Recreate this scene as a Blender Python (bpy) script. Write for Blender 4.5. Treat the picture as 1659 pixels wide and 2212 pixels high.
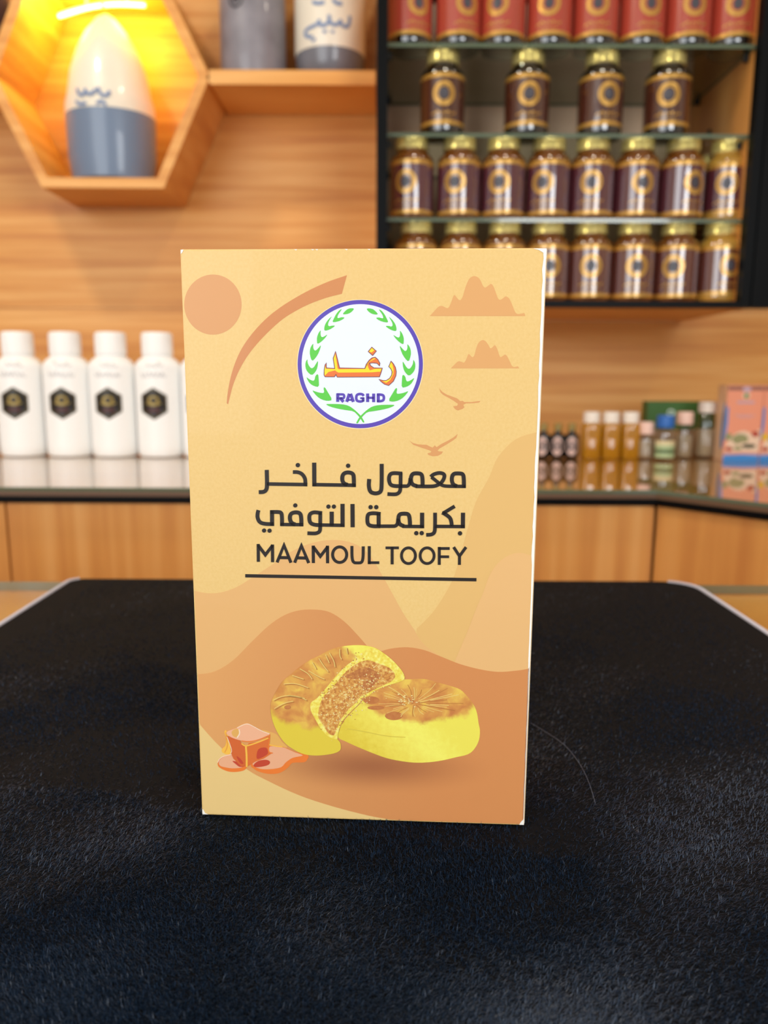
import bpy, bmesh, math, random
import numpy as np
from mathutils import Vector, Matrix
random.seed(7)
S = bpy.context.scene
for o in list(bpy.data.objects): bpy.data.objects.remove(o)
COL = S.collection
PI = math.pi

# ------------------------------------------------------------------ camera
IW, IH, FPX = 1659.0, 2212.0, 1650.0
PITCH, ROLL = 0.1713, 0.0049
CLOTH_Z = 0.900
CAM = Vector((0.0, 0.0, CLOTH_Z + 0.1743))
_fw = Vector((0, math.cos(PITCH), -math.sin(PITCH)))
_up0 = Vector((0, math.sin(PITCH), math.cos(PITCH)))
_rt0 = Vector((1, 0, 0))
_rt = _rt0 * math.cos(ROLL) + _up0 * math.sin(ROLL)
_up = -_rt0 * math.sin(ROLL) + _up0 * math.cos(ROLL)
cd = bpy.data.cameras.new('camera')
cd.sensor_fit = 'VERTICAL'; cd.sensor_height = 36.0; cd.lens = 36.0 * FPX / IH
cd.clip_start = 0.01
cd.dof.use_dof = True; cd.dof.focus_distance = 0.283; cd.dof.aperture_fstop = 9.6
cam = bpy.data.objects.new('camera', cd); COL.objects.link(cam)
cam.matrix_world = Matrix(((_rt.x, _up.x, -_fw.x, CAM.x), (_rt.y, _up.y, -_fw.y, CAM.y),
                           (_rt.z, _up.z, -_fw.z, CAM.z), (0, 0, 0, 1)))
S.camera = cam

# ------------------------------------------------------------------ light and exposure
S.view_settings.view_transform = 'Standard'; S.view_settings.look = 'None'
S.view_settings.gamma = 1.0; S.view_settings.use_curve_mapping = False
S.view_settings.exposure = 0.0
w = bpy.data.worlds.new('world'); S.world = w; w.use_nodes = True
bg = w.node_tree.nodes['Background']
bg.inputs[0].default_value = (0.80, 0.90, 1.0, 1); bg.inputs[1].default_value = 0.55

def area(name, loc, target, sx, sy, power, col, shape='RECTANGLE'):
    l = bpy.data.lights.new(name, 'AREA'); l.shape = shape; l.size = sx; l.size_y = sy
    l.energy = power; l.color = col
    o = bpy.data.objects.new(name, l); COL.objects.link(o); o.location = loc
    o.rotation_euler = (Vector(target) - Vector(loc)).to_track_quat('-Z', 'Y').to_euler()
    return o
area('shopfront_daylight', (-1.6, -1.7, 1.75), (-0.3, 1.3, 1.0), 2.0, 1.8, 47, (0.95, 0.98, 1.0))
area('doorway_daylight', (0.95, -1.0, 1.74), (0.3, 1.5, 1.35), 0.8, 0.62, 17, (0.97, 0.99, 1.0))
for x, pw in ((-0.9, 9.5), (0.25, 5.0), (1.2, 2.5)):
    area('ceiling_downlight', (x, 0.75, 2.55), (x, 0.85, 0), 0.16, 0.16, pw, (1.0, 0.88, 0.70), 'DISK')

# ------------------------------------------------------------------ pixel rays -> places
def ray(px, py):
    return _rt * ((px - IW / 2) / FPX) + _up * ((IH / 2 - py) / FPX) + _fw
def at(px, py, Y):
    d = ray(px, py); return CAM + d * ((Y - CAM.y) / d.y)
def ath(px, py, z):
    d = ray(px, py); return CAM + d * ((z - CAM.z) / d.z)

# ------------------------------------------------------------------ materials
def lin(c):
    if isinstance(c, str): c = tuple(int(c[i:i + 2], 16) / 255 for i in (0, 2, 4))
    else: c = tuple(v / 255 for v in c)
    return tuple((v / 12.92 if v <= 0.04045 else ((v + 0.055) / 1.055) ** 2.4) for v in c) + (1.0,)
def M(name, c, rough=0.5, metal=0.0, spec=0.5, coat=0.0, trans=0.0, emit=None, estr=0.0, sheen=0.0, ior=1.45):
    m = bpy.data.materials.new(name); m.use_nodes = True
    b = m.node_tree.nodes['Principled BSDF']
    b.inputs['Base Color'].default_value = lin(c)
    b.inputs['Roughness'].default_value = rough; b.inputs['Metallic'].default_value = metal
    b.inputs['Specular IOR Level'].default_value = spec; b.inputs['Coat Weight'].default_value = coat
    b.inputs['Coat Roughness'].default_value = 0.03
    b.inputs['Transmission Weight'].default_value = trans; b.inputs['IOR'].default_value = ior
    b.inputs['Sheen Weight'].default_value = sheen
    if emit: b.inputs['Emission Color'].default_value = lin(emit); b.inputs['Emission Strength'].default_value = estr
    return m
def nd(m, t, **kw):
    n = m.node_tree.nodes.new(t)
    for k, v in kw.items(): setattr(n, k, v)
    return n
def lk(m, a, b): m.node_tree.links.new(a, b)
def ramp(m, stops):
    r = nd(m, 'ShaderNodeValToRGB'); e = r.color_ramp.elements
    while len(e) < len(stops): e.new(0.5)
    for el, (p, c) in zip(e, stops): el.position = p; el.color = lin(c)
    return r
def noise_mat(name, stops, scale=(1, 1, 1), nscale=5.0, detail=4.0, rough=0.5, bump=0.0, coat=0.0, spec=0.5, sheen=0.0, dist=0.0):
    m = M(name, stops[0][1], rough, coat=coat, spec=spec, sheen=sheen)
    b = m.node_tree.nodes['Principled BSDF']
    tc = nd(m, 'ShaderNodeTexCoord'); mp = nd(m, 'ShaderNodeMapping'); mp.inputs['Scale'].default_value = scale
    nz = nd(m, 'ShaderNodeTexNoise'); nz.inputs['Scale'].default_value = nscale; nz.inputs['Detail'].default_value = detail
    nz.inputs['Distortion'].default_value = dist
    r = ramp(m, stops)
    lk(m, tc.outputs['Object'], mp.inputs[0]); lk(m, mp.outputs[0], nz.inputs['Vector'])
    lk(m, nz.outputs[0], r.inputs[0]); lk(m, r.outputs[0], b.inputs['Base Color'])
    if bump:
        bp = nd(m, 'ShaderNodeBump'); bp.inputs['Strength'].default_value = bump; bp.inputs['Distance'].default_value = 0.001
        lk(m, nz.outputs[0], bp.inputs['Height']); lk(m, bp.outputs[0], b.inputs['Normal'])
    return m
def thin_glass(name, tint, rough=0.02, ior=1.5, boost=0.0):
    m = bpy.data.materials.new(name); m.use_nodes = True; nt = m.node_tree
    for n in list(nt.nodes):
        if n.type == 'BSDF_PRINCIPLED': nt.nodes.remove(n)
    out = [n for n in nt.nodes if n.type == 'OUTPUT_MATERIAL'][0]
    tr = nd(m, 'ShaderNodeBsdfTransparent'); tr.inputs[0].default_value = lin(tint)
    gl = nd(m, 'ShaderNodeBsdfGlossy'); gl.inputs['Roughness'].default_value = rough; gl.inputs[0].default_value = (1, 1, 1, 1)
    fr = nd(m, 'ShaderNodeFresnel'); fr.inputs[0].default_value = ior
    ad = nd(m, 'ShaderNodeMath', operation='ADD'); ad.inputs[1].default_value = boost
    mx = nd(m, 'ShaderNodeMixShader')
    ge = nd(m, 'ShaderNodeNewGeometry'); iv = nd(m, 'ShaderNodeMath', operation='SUBTRACT'); iv.inputs[0].default_value = 1.0
    mu = nd(m, 'ShaderNodeMath', operation='MULTIPLY')          # the inner face passes light straight on
    lk(m, ge.outputs['Backfacing'], iv.inputs[1]); lk(m, iv.outputs[0], mu.inputs[1])
    lk(m, fr.outputs[0], ad.inputs[0]); lk(m, ad.outputs[0], mu.inputs[0]); lk(m, mu.outputs[0], mx.inputs[0])
    lk(m, tr.outputs[0], mx.inputs[1]); lk(m, gl.outputs[0], mx.inputs[2]); lk(m, mx.outputs[0], out.inputs[0])
    return m
WOOD_H = noise_mat('beech laminate grain across', [(0.3, 'ca8440'), (0.5, 'dd9c50'), (0.7, 'ecb36a')], (0.5, 1, 11), 4.0, 5, 0.42, spec=0.4)
WOOD_V = noise_mat('beech laminate grain upright', [(0.3, 'cc8644'), (0.5, 'dc994f'), (0.7, 'e8aa62')], (14, 3, 0.5), 3.0, 5, 0.38, spec=0.4)
WOOD_P = noise_mat('beech laminate edge', [(0.3, 'd2985c'), (0.7, 'e2aa6c')], (3, 3, 3), 6.0, 4, 0.45)
WOOD_C = noise_mat('brown cabinet back panel', [(0.3, 'e6c09a'), (0.7, 'f0cfab')], (1, 1, 8), 4.0, 4, 0.5)
BLACK = M('black frame', '050607', 0.42, spec=0.12)
BLACKM = M('black rubber', '060606', 0.5)
GLASS = thin_glass('clear shelf glass', 'eef5ee', boost=0.01)
GLASS_EDGE = M('green glass edge', '5d6a55', 0.12, coat=0.6)
GLASS_TOP = thin_glass('counter glass', 'f4f6f0', 0.015, 1.6, 0.16)
GLASS_CTR = thin_glass('showcase glass', 'f4f6f0', 0.22, 1.38, 0.0)
FLOORM = noise_mat('grey floor tile', [(0.3, '8d857c'), (0.7, '9c948a')], (1, 1, 1), 3.0)
PLASTER = M('plaster', 'd9d2c6', 0.9)
GOLD = M('gold lid', 'ecd88c', 0.24, metal=0.55)
WHITE = M('white plastic', 'f8f8f6', 0.38)

# ------------------------------------------------------------------ mesh builder
def earclip(pts3):
    """triangles of a flat, possibly concave outline"""
    nx = ny = nz = 0.0; n = len(pts3)
    for i in range(n):
        a, b = pts3[i], pts3[(i + 1) % n]
        nx += (a[1] - b[1]) * (a[2] + b[2]); ny += (a[2] - b[2]) * (a[0] + b[0]); nz += (a[0] - b[0]) * (a[1] + b[1])
    ax = max(range(3), key=lambda k: abs((nx, ny, nz)[k])); u, v = [(1, 2), (0, 2), (0, 1)][ax]
    P = [(p[u] * 1000, p[v] * 1000) for p in pts3]
    area = sum(P[i][0] * P[(i + 1) % n][1] - P[(i + 1) % n][0] * P[i][1] for i in range(n))
    idx = list(range(n)) if area > 0 else list(range(n))[::-1]
    cr = lambda a, b, c: (b[0] - a[0]) * (c[1] - a[1]) - (b[1] - a[1]) * (c[0] - a[0])
    out = []
    while len(idx) > 3:
        m = len(idx); best = None; done = False
        for i in range(m):
            a, b, c = idx[i - 1], idx[i], idx[(i + 1) % m]
            k = cr(P[a], P[b], P[c])
            if k <= 1e-9:
                if k > -1e-9 and best is None: best = i
                continue
            if any(cr(P[a], P[b], P[j]) >= 0 and cr(P[b], P[c], P[j]) >= 0 and cr(P[c], P[a], P[j]) >= 0 and P[j] not in (P[a], P[b], P[c]) for j in idx if j not in (a, b, c)): continue
            out.append((a, b, c)); idx.pop(i); done = True; break
        if not done: idx.pop(best if best is not None else 0)
    out.append(tuple(idx)); return out
class MB:
    def __init__(s): s.v = []; s.f = []; s.mi = []; s.m = []
    def slot(s, mat):
        if mat not in s.m: s.m.append(mat)
        return s.m.index(mat)
    def add(s, vs, fs, mat):
        b = len(s.v); k = s.slot(mat); s.v += [tuple(v) for v in vs]
        for f in fs: s.f.append(tuple(i + b for i in f)); s.mi.append(k)
    def box(s, lo, hi, mat):
        (a, b, c), (d, e, f) = lo, hi
        vs = [(a, b, c), (d, b, c), (d, e, c), (a, e, c), (a, b, f), (d, b, f), (d, e, f), (a, e, f)]
        s.add(vs, [(3, 2, 1, 0), (4, 5, 6, 7), (0, 1, 5, 4), (1, 2, 6, 5), (2, 3, 7, 6), (3, 0, 4, 7)], mat)
    def prism(s, poly, axis, a, b, mat, edge=None):
        # poly: 2D points; axis 'y' -> (x,z) extruded in y, 'z' -> (x,y) extruded in z, 'x' -> (y,z)
        def P(p, t): return {'y': (p[0], t, p[1]), 'z': (p[0], p[1], t), 'x': (t, p[0], p[1])}[axis]
        n = len(poly); vs = [P(p, a) for p in poly] + [P(p, b) for p in poly]
        s.add(vs, [tuple(range(n))[::-1], tuple(range(n, 2 * n))], mat)
        s.add(vs, [(i, (i + 1) % n, (i + 1) % n + n, i + n) for i in range(n)], edge or mat)
    def lathe(s, prof, mat, seg=40, sx=1.0, sy=1.0, c=(0, 0), caps=True, power=2.0):
        vs = []; n = len(prof)
        for j in range(seg):
            t = 2 * PI * j / seg; ct, st = math.cos(t), math.sin(t)
            k = (abs(ct) ** power + abs(st) ** power) ** (-1 / power)
            for r, z in prof: vs.append((c[0] + r * ct * sx * k, c[1] + r * st * sy * k, z))
        fs = []
        for j in range(seg):
            a = j * n; b = ((j + 1) % seg) * n
            for i in range(n - 1): fs.append((a + i, b + i, b + i + 1, a + i + 1))
        if caps:
            fs.append(tuple(j * n for j in range(seg))[::-1]); fs.append(tuple(j * n + n - 1 for j in range(seg)))
        s.add(vs, fs, mat)
    def tube(s, path, r, mat, seg=8):
        path = [Vector(p) for p in path]; vs = []; n = len(path)
        for i, p in enumerate(path):
            t = (path[min(i + 1, n - 1)] - path[max(i - 1, 0)]).normalized()
            a = t.cross(Vector((0, 0, 1)))
            if a.length < 1e-4: a = t.cross(Vector((1, 0, 0)))
            a.normalize(); b = t.cross(a)
            rr = r[i] if isinstance(r, (list, tuple)) else r
            for k in range(seg):
                q = 2 * PI * k / seg; vs.append(p + a * (rr * math.cos(q)) + b * (rr * math.sin(q)))
        fs = [(i * seg + k, i * seg + (k + 1) % seg, (i + 1) * seg + (k + 1) % seg, (i + 1) * seg + k) for i in range(n - 1) for k in range(seg)]
        fs.append(tuple(range(seg))[::-1]); fs.append(tuple((n - 1) * seg + k for k in range(seg)))
        s.add(vs, fs, mat)
    def poly(s, pts3, mat):      # flat, possibly concave
        q = []
        for p in pts3:
            if not q or (Vector(p) - Vector(q[-1])).length > 2e-6: q.append(p)
        if (Vector(q[0]) - Vector(q[-1])).length < 2e-6: q.pop()
        pts3 = q; tris = earclip(pts3)
        s.add(pts3, [tuple(t) for t in tris], mat)
    def build(s, name, parent=None, smooth=False, bevel=0.0, loc=None, angle=40):
        me = bpy.data.meshes.new(name); me.from_pydata(s.v, [], s.f)
        for m in s.m: me.materials.append(m)
        me.polygons.foreach_set('material_index', s.mi)
        bm = bmesh.new(); bm.from_mesh(me)
        if bevel or smooth:
            bmesh.ops.remove_doubles(bm, verts=bm.verts, dist=1e-6)
        bmesh.ops.recalc_face_normals(bm, faces=bm.faces)
        if bevel:
            es = [e for e in bm.edges if len(e.link_faces) == 2 and e.calc_face_angle(0) > 0.5]
            bmesh.ops.bevel(bm, geom=es, offset=bevel, segments=2, affect='EDGES', profile=0.6, clamp_overlap=True)
        bm.to_mesh(me); bm.free()
        if smooth:
            me.polygons.foreach_set('use_smooth', [True] * len(me.polygons))
            me.set_sharp_from_angle(angle=math.radians(angle))
        o = bpy.data.objects.new(name, me); COL.objects.link(o)
        if parent: o.parent = parent
        if loc is not None: o.location = loc
        return o
def tag(o, label=None, cat=None, group=None, kind=None):
    if label: o['label'] = label
    if cat: o['category'] = cat
    if group: o['group'] = group
    if kind: o['kind'] = kind
    return o
def thing(name, label, cat, loc=(0, 0, 0), rz=0.0, group=None):
    o = bpy.data.objects.new(name, None); o.empty_display_size = 0.02; COL.objects.link(o)
    o.location = loc; o.rotation_euler = (0, 0, rz)
    return tag(o, label, cat, group)
def dup(o, parent=None):
    c = o.copy(); COL.objects.link(c)
    if parent: c.parent = parent
    for ch in list(o.children): dup(ch, c)
    return c
def chaikin(p, it=2, closed=False):
    for _ in range(it):
        q = []; n = len(p)
        if not closed: q.append(p[0])
        for i in range(n if closed else n - 1):
            a, b = p[i], p[(i + 1) % n]
            q.append((a[0] * .75 + b[0] * .25, a[1] * .75 + b[1] * .25)); q.append((a[0] * .25 + b[0] * .75, a[1] * .25 + b[1] * .75))
        if not closed: q.append(p[-1])
        p = q
    return p
def catmull(p, k=5, closed=False):
    n = len(p); q = []
    for i in range(n if closed else n - 1):
        if closed: a, b, c, d = p[i - 1], p[i], p[(i + 1) % n], p[(i + 2) % n]
        else: a, b, c, d = p[max(i - 1, 0)], p[i], p[i + 1], p[min(i + 2, n - 1)]
        for j in range(k):
            t = j / k
            q.append(tuple(0.5 * (2 * b[x] + (c[x] - a[x]) * t + (2 * a[x] - 5 * b[x] + 4 * c[x] - d[x]) * t * t + (3 * b[x] - a[x] - 3 * c[x] + d[x]) * t ** 3) for x in (0, 1)))
    if not closed: q.append(p[-1])
    return q
def ellipse(cx, cy, rx, ry, n=40): return [(cx + rx * math.cos(2 * PI * i / n), cy + ry * math.sin(2 * PI * i / n)) for i in range(n)]
def ribbon(p, wd, closed=False):
    """left and right borders of a stroke with mitred joins"""
    n = len(p); L = []; Rr = []
    for i in range(n):
        a = Vector(p[i - 1] if (i > 0 or closed) else p[i]); b = Vector(p[i]); c = Vector(p[(i + 1) % n] if (i < n - 1 or closed) else p[i])
        d1 = (b - a); d2 = (c - b)
        if d1.length < 1e-9: d1 = d2
        if d2.length < 1e-9: d2 = d1
        d1.normalize(); d2.normalize()
        n1 = Vector((-d1.y, d1.x)); n2 = Vector((-d2.y, d2.x)); m = n1 + n2
        if m.length < 1e-6: m = n1
        m.normalize(); k = min(1.0 / max(m.dot(n1), 0.3), 2.2) * wd / 2
        L.append(tuple(b + m * k)); Rr.append(tuple(b - m * k))
    return L, Rr

# ------------------------------------------------------------------ the room
WALL_Y = 1.75
mb = MB(); mb.box((-2.4, -2.6, -0.05), (2.4, WALL_Y + 0.1, 0), FLOORM); tag(mb.build('floor'), kind='structure')
mb = MB(); mb.box((-2.4, -2.6, 2.7), (2.4, WALL_Y + 0.1, 2.75), PLASTER); tag(mb.build('ceiling'), kind='structure')
zs = at(200, 666, WALL_Y).z
mb = MB()
mb.box((-2.4, WALL_Y, 0), (2.4, WALL_Y + 0.08, zs - 0.0012), WOOD_H); mb.box((-2.4, WALL_Y, zs + 0.0012), (2.4, WALL_Y + 0.08, 2.7), WOOD_H)
mb.box((-2.4, WALL_Y + 0.004, zs - 0.002), (2.4, WALL_Y + 0.08, zs + 0.002), WOOD_P)
tag(mb.build('wall_back'), kind='structure')
mb = MB(); mb.box((-2.45, -2.6, 0), (-2.4, WALL_Y + 0.1, 2.7), PLASTER); tag(mb.build('wall_left'), kind='structure')
mb = MB(); mb.box((2.4, -2.6, 0), (2.45, WALL_Y + 0.1, 2.7), PLASTER); tag(mb.build('wall_right'), kind='structure')

# ------------------------------------------------------------------ front display counter (under the cloth)
TZ = CLOTH_Z - 0.0035                       # glass top surface
TB = 0.656                                  # rear edge
t = thing('display_counter', 'beech display counter with a glass top, under the black cloth', 'counter', (0, 0.3, 0))
def loc(mb_, parent, name, **k):
    o = mb_.build(name, None, **k); off = parent.location
    o.data.transform(Matrix.Translation(-off)); o.parent = parent; return o
mb = MB(); mb.box((-0.85, -0.04, TZ - 0.034), (0.47, TB - 0.004, TZ - 0.0085), WOOD_H); loc(mb, t, 'top_board', bevel=0.001)
mb = MB(); mb.box((-0.85, -0.04, TZ - 0.0082), (0.47, TB, TZ), GLASS_CTR)
mb.mi = [0] * 6; k = mb.slot(GLASS_EDGE); mb.mi = [0, 0, k, k, k, k]; loc(mb, t, 'glass_sheet')
mb = MB(); mb.box((-0.83, 0.0, 0.08), (0.45, TB - 0.03, TZ - 0.0342), WOOD_V); loc(mb, t, 'body', bevel=0.001)
mb = MB(); mb.box((-0.80, 0.03, 0.0), (0.42, TB - 0.06, 0.0798), BLACKM); loc(mb, t, 'plinth')

# ------------------------------------------------------------------ rear counter
RZ = CAM.z - 0.150                          # its top surface
pc = ath(1411, 1056, RZ); pr = ath(1659, 1087, RZ); pl = ath(60, 1055, RZ)
FY = (pc.y + pl.y) / 2
dirn = (Vector((pr.x, pr.y)) - Vector((pc.x, FY))).normalized()
far = Vector((pc.x, FY)) + dirn * 0.62
outline = [(-1.7, FY), (pc.x, FY), (far.x, far.y), (1.55, far.y), (1.55, WALL_Y - 0.002), (-1.7, WALL_Y - 0.002)]
def inset(d):
    nrm = Vector((-dirn.y, dirn.x))                      # inward normal of the angled run
    if nrm.x < 0: nrm = -nrm
    q = Vector((pc.x, FY)) + nrm * d
    s_ = ((FY + d) - q.y) / dirn.y if abs(dirn.y) > 1e-6 else 0
    c2 = q + dirn * s_
    e2 = far + nrm * d
    return [(-1.7, FY + d), (c2.x, FY + d), (e2.x, e2.y), (1.55, e2.y), (1.55, WALL_Y - 0.002), (-1.7, WALL_Y - 0.002)]
t = thing('worktop', 'long glossy glass-topped wooden worktop along the back wall, bending forward at the right', 'worktop', (0, 1.4, RZ))
mb = MB(); mb.prism(outline, 'z', RZ - 0.0055, RZ, GLASS_TOP, GLASS_EDGE); loc(mb, t, 'glass_sheet')
mb = MB(); mb.prism(inset(0.0012), 'z', RZ - 0.0125, RZ - 0.0057, WOOD_H, M('brown edging', '6b4f38', 0.4)); loc(mb, t, 'board')
mb = MB(); mb.prism(inset(0.0005), 'z', RZ - 0.0205, RZ - 0.0127, BLACK); loc(mb, t, 'black_edging')
# cabinets under it
CZ0, CZ1 = 0.09, RZ - 0.0245
FYC = FY + 0.012
ins = inset(0.012)
xs_ = at(12, 1095, FYC).x
runs = [(-1.25, xs_ - 0.0015, 'wooden base cabinet under the worktop at the far left edge'),
        (xs_ + 0.0015, -0.07, 'wide wooden base cabinet under the white bottles, left of the box'),
        (-0.067, ins[1][0] - 0.0015, 'wooden base cabinet under the worktop just right of the box')]
for a, b, lab in runs:
    t = thing('base_cabinet', lab, 'cabinet', ((a + b) / 2, FYC, 0), group=None)
    mb = MB(); mb.box((a, FYC + 0.0185, CZ0), (b, WALL_Y - 0.03, CZ1), WOOD_V); loc(mb, t, 'carcass')
    mb = MB(); mb.box((a, FYC, CZ0 + 0.004), (b, FYC + 0.018, CZ1), WOOD_V); loc(mb, t, 'door', bevel=0.001)
    mb = MB(); mb.box((a + 0.01, FYC + 0.05, 0), (b - 0.01, WALL_Y - 0.05, CZ0 - 0.0003), BLACKM); loc(mb, t, 'plinth')
c2 = Vector(ins[1]); e2 = Vector(ins[2]); nrm = Vector((-dirn.y, dirn.x)); nrm = nrm if nrm.x > 0 else -nrm
c2 = c2 + dirn * 0.002
t = thing('base_cabinet', 'angled wooden base cabinet under the bend of the worktop at the right', 'cabinet', (c2.x, c2.y, 0))
q = [c2, e2, e2 + nrm * 0.018, c2 + nrm * 0.018]
mb = MB(); mb.prism([tuple(p) for p in q], 'z', CZ0 + 0.004, CZ1, WOOD_V); loc(mb, t, 'door', bevel=0.001)
q = [c2 + nrm * 0.0185, e2 + nrm * 0.0185, Vector((1.5, e2.y + 0.0)), Vector((1.5, WALL_Y - 0.03)), Vector((c2.x + 0.03, WALL_Y - 0.03))]
mb = MB(); mb.prism([tuple(p) for p in q], 'z', CZ0, CZ1, WOOD_V); loc(mb, t, 'carcass')
q = [c2 + nrm * 0.05 + dirn * .02, e2 + nrm * 0.05, Vector((1.45, e2.y + 0.02)), Vector((1.45, WALL_Y - 0.05)), Vector((c2.x + 0.06, WALL_Y - 0.05))]
mb = MB(); mb.prism([tuple(p) for p in q], 'z', 0, CZ0 - 0.0003, BLACKM); loc(mb, t, 'plinth')

# ------------------------------------------------------------------ hexagonal wall shelf and board shelves
HY = 1.58
cR = at(428, 164, HY); cBR = at(328, 383, HY); cBL = at(90, 384, HY); cL = at(-10, 164, HY)
hx = (cR.x + cL.x) / 2; hz = (cR.z + cL.z) / 2; ha = (cR.x - cL.x) / 2; hb = (cBR.x - cBL.x) / 2; hh = hz - (cBR.z + cBL.z) / 2
inner = [(ha, 0), (hb, -hh), (-hb, -hh), (-ha, 0), (-hb, hh), (hb, hh)]
TH = 0.019
outer = [(ha + TH * 1.16, 0), (hb + TH * .60, -hh - TH), (-hb - TH * .60, -hh - TH), (-ha - TH * 1.16, 0), (-hb - TH * .60, hh + TH), (hb + TH * .60, hh + TH)]
t = thing('hexagon_shelf', 'hexagonal beech wall shelf with amber light inside, upper left', 'shelf', (hx, HY, hz))
for i in range(6):
    j = (i + 1) % 6
    mb = MB(); mb.prism([inner[i], inner[j], outer[j], outer[i]], 'y', 0, WALL_Y - HY - 0.002, WOOD_H)
    o = mb.build('panel', t)
HEXT = t
# light strip inside
AMBER = M('lit diode', 'ffd040', emit='ffdc5a', estr=30.0)
p0 = at(125, 36, 1.66); p1 = at(313, 12, 1.66)
zt = hz + hh
st = thing('light_strip', 'glowing amber light strip along the top inside the hexagon shelf', 'light strip', ((p0.x + p1.x) / 2, 1.66, (p0.z + p1.z) / 2))
mb = MB(); n = 18
def sp(t_, k):
    p = p0.lerp(p1, t_); p = Vector(p); p.z += 0.010 * math.sin(PI * t_); return p - st.location
mb.tube([sp(i / n, 0) + Vector((0, 0.006, 0.004)) for i in range(n + 1)], 0.005, WHITE); mb.build('tape', st)
mb = MB(); mb.tube([Vector((-.03, 0.006, 0.012)), Vector((-.03, 0.006, zt - st.location.z - 0.001))], 0.003, WHITE); mb.build('clip', st)
mb = MB(); mb.tube([Vector((.05, 0.006, 0.020)), Vector((.05, 0.006, zt - st.location.z - 0.001))], 0.003, WHITE); mb.build('clip', st)
dm = None
for i in range(24):
    if i == 12: continue
    p = sp((i + .5) / 24, 0)
    if dm is None:
        mb = MB(); mb.lathe([(0.0001, -0.0032), (0.0022, -0.0022), (0.0031, 0), (0.0022, 0.0022), (0.0001, 0.0032)], AMBER, 10); dm = mb.build('diode', st, smooth=True); dm.location = p
    else:
        c = dm.copy(); COL.objects.link(c); c.parent = st; c.location = p
for x in (-.06, .05):
    l = bpy.data.lights.new('strip_light', 'POINT'); l.energy = 0.8; l.color = (1.0, 0.92, 0.08); l.shadow_soft_size = 0.03
    o = bpy.data.objects.new('strip_light', l); COL.objects.link(o); o.parent = st; o.location = (x, -0.004, -0.012)
# board shelves either side of the hexagon
bt = at(620, 151, HY).z; bth = 0.026
xe = at(811, 165, HY).x
def vtx(s_): return hx + s_ * (ha + TH * 1.16)
t = thing('wall_shelf', 'beech board shelf between the hexagon shelf and the glass-shelved cabinet', 'shelf', ((vtx(1) + xe) / 2, HY, bt))
mb = MB(); mb.prism([(vtx(1) - 0.006, bt - bth / 2 - .002), (vtx(1) + 0.001, bt - bth), (xe, bt - bth), (xe, bt), (vtx(1) + 0.001, bt)], 'y', HY, WALL_Y - 0.002, WOOD_H)
loc(mb, t, 'board')
t = thing('wall_shelf', 'beech board shelf at the left edge beyond the hexagon shelf', 'shelf', (vtx(-1) - .2, HY, bt))
mb = MB(); mb.box((vtx(-1) - .42, HY, bt - bth), (vtx(-1) - 0.001, WALL_Y - 0.002, bt), WOOD_H); loc(mb, t, 'board', bevel=0.001)

# ------------------------------------------------------------------ jugs on the shelves
GREYC = noise_mat('grey glaze', [(0.3, '77747c'), (0.7, '8d8a92')], (1, 1, 1), 20, 3, 0.35, coat=0.3)
CREAM = noise_mat('cream glaze', [(0.3, 'e4dccb'), (0.7, 'efe7d6')], (1, 1, 1), 10, 3, 0.35, coat=0.3)
SLATE = noise_mat('slate grey glaze', [(0.3, '65666e'), (0.7, '777983')], (1, 1, 1), 16, 3, 0.3, coat=0.4)
BLUEINK = M('blue brush lettering', '6f86ad', 0.6)
DARKINK = M('dark emblem ink', '3c3840', 0.5)
def wrap(u, v, r, sx=1.0, sy=1.0, off=0.0006):
    a = u / r; return ((r * sx + off) * math.sin(a), -(r * sy + off) * math.cos(a), v)
def wrap_stroke(mb_, pts, wd, r, mat, off=0.0006, rf=None, **k):
    p = chaikin(pts, 2) if len(pts) > 2 else [(pts[0][0] + (pts[1][0] - pts[0][0]) * i / 6, pts[0][1] + (pts[1][1] - pts[0][1]) * i / 6) for i in range(7)]
    L, R_ = ribbon(p, wd)
    for i in range(len(p) - 1):
        q = [L[i], L[i + 1], R_[i + 1], R_[i]]
        mb_.add([wrap(a, b, rf(b) if rf else r, off=off, **k) for a, b in q], [(0, 1, 2, 3)], mat)
def wrap_disc(mb_, cx, cy, rx, ry, r, mat, off, ri=0.0, n=28, **k):
    vs = []
    for i in range(n):
        t_ = 2 * PI * i / n; c, s_ = math.cos(t_), math.sin(t_)
        vs.append(wrap(cx + rx * c, cy + ry * s_, r, off=off, **k)); vs.append(wrap(cx + rx * ri * c, cy + ry * ri * s_, r, off=off, **k))
    mb_.add(vs, [(2 * i, 2 * ((i + 1) % n), 2 * ((i + 1) % n) + 1, 2 * i + 1) for i in range(n)], mat)
JY = 1.664
a = at(478, 140, JY - .0); b = at(618, 140, JY)
R1 = (b.x - a.x) / 2
t = thing('grey_jug', 'plain grey cylindrical jug with a dark round emblem, on the board shelf', 'jug', ((a.x + b.x) / 2, JY, bt))
mb = MB(); mb.lathe([(R1 * .90, 0.0002), (R1 * .97, 0.004), (R1, 0.02), (R1, 0.16), (R1 * .97, 0.185), (R1 * .8, 0.205), (R1 * .45, 0.222)], GREYC, 48); mb.build('body', t, smooth=True)
mb = MB(); mb.lathe([(R1 * .45, 0.2222), (R1 * .45, 0.245), (R1 * .4, 0.25)], M('grey cap', '5d5a60', .4), 32); mb.build('cap', t, smooth=True)
mb = MB(); wrap_disc(mb, -0.022, 0.135, 0.016, 0.018, R1, DARKINK, 0.0006, 0.72); wrap_disc(mb, -0.022, 0.135, 0.008, 0.009, R1, DARKINK, 0.0006, 0.1); mb.build('emblem', t)
a = at(636, 140, JY); b = at(792, 140, JY); R2 = (b.x - a.x) / 2 * .97
zb = at(700, 97, JY - R2).z - bt
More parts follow.
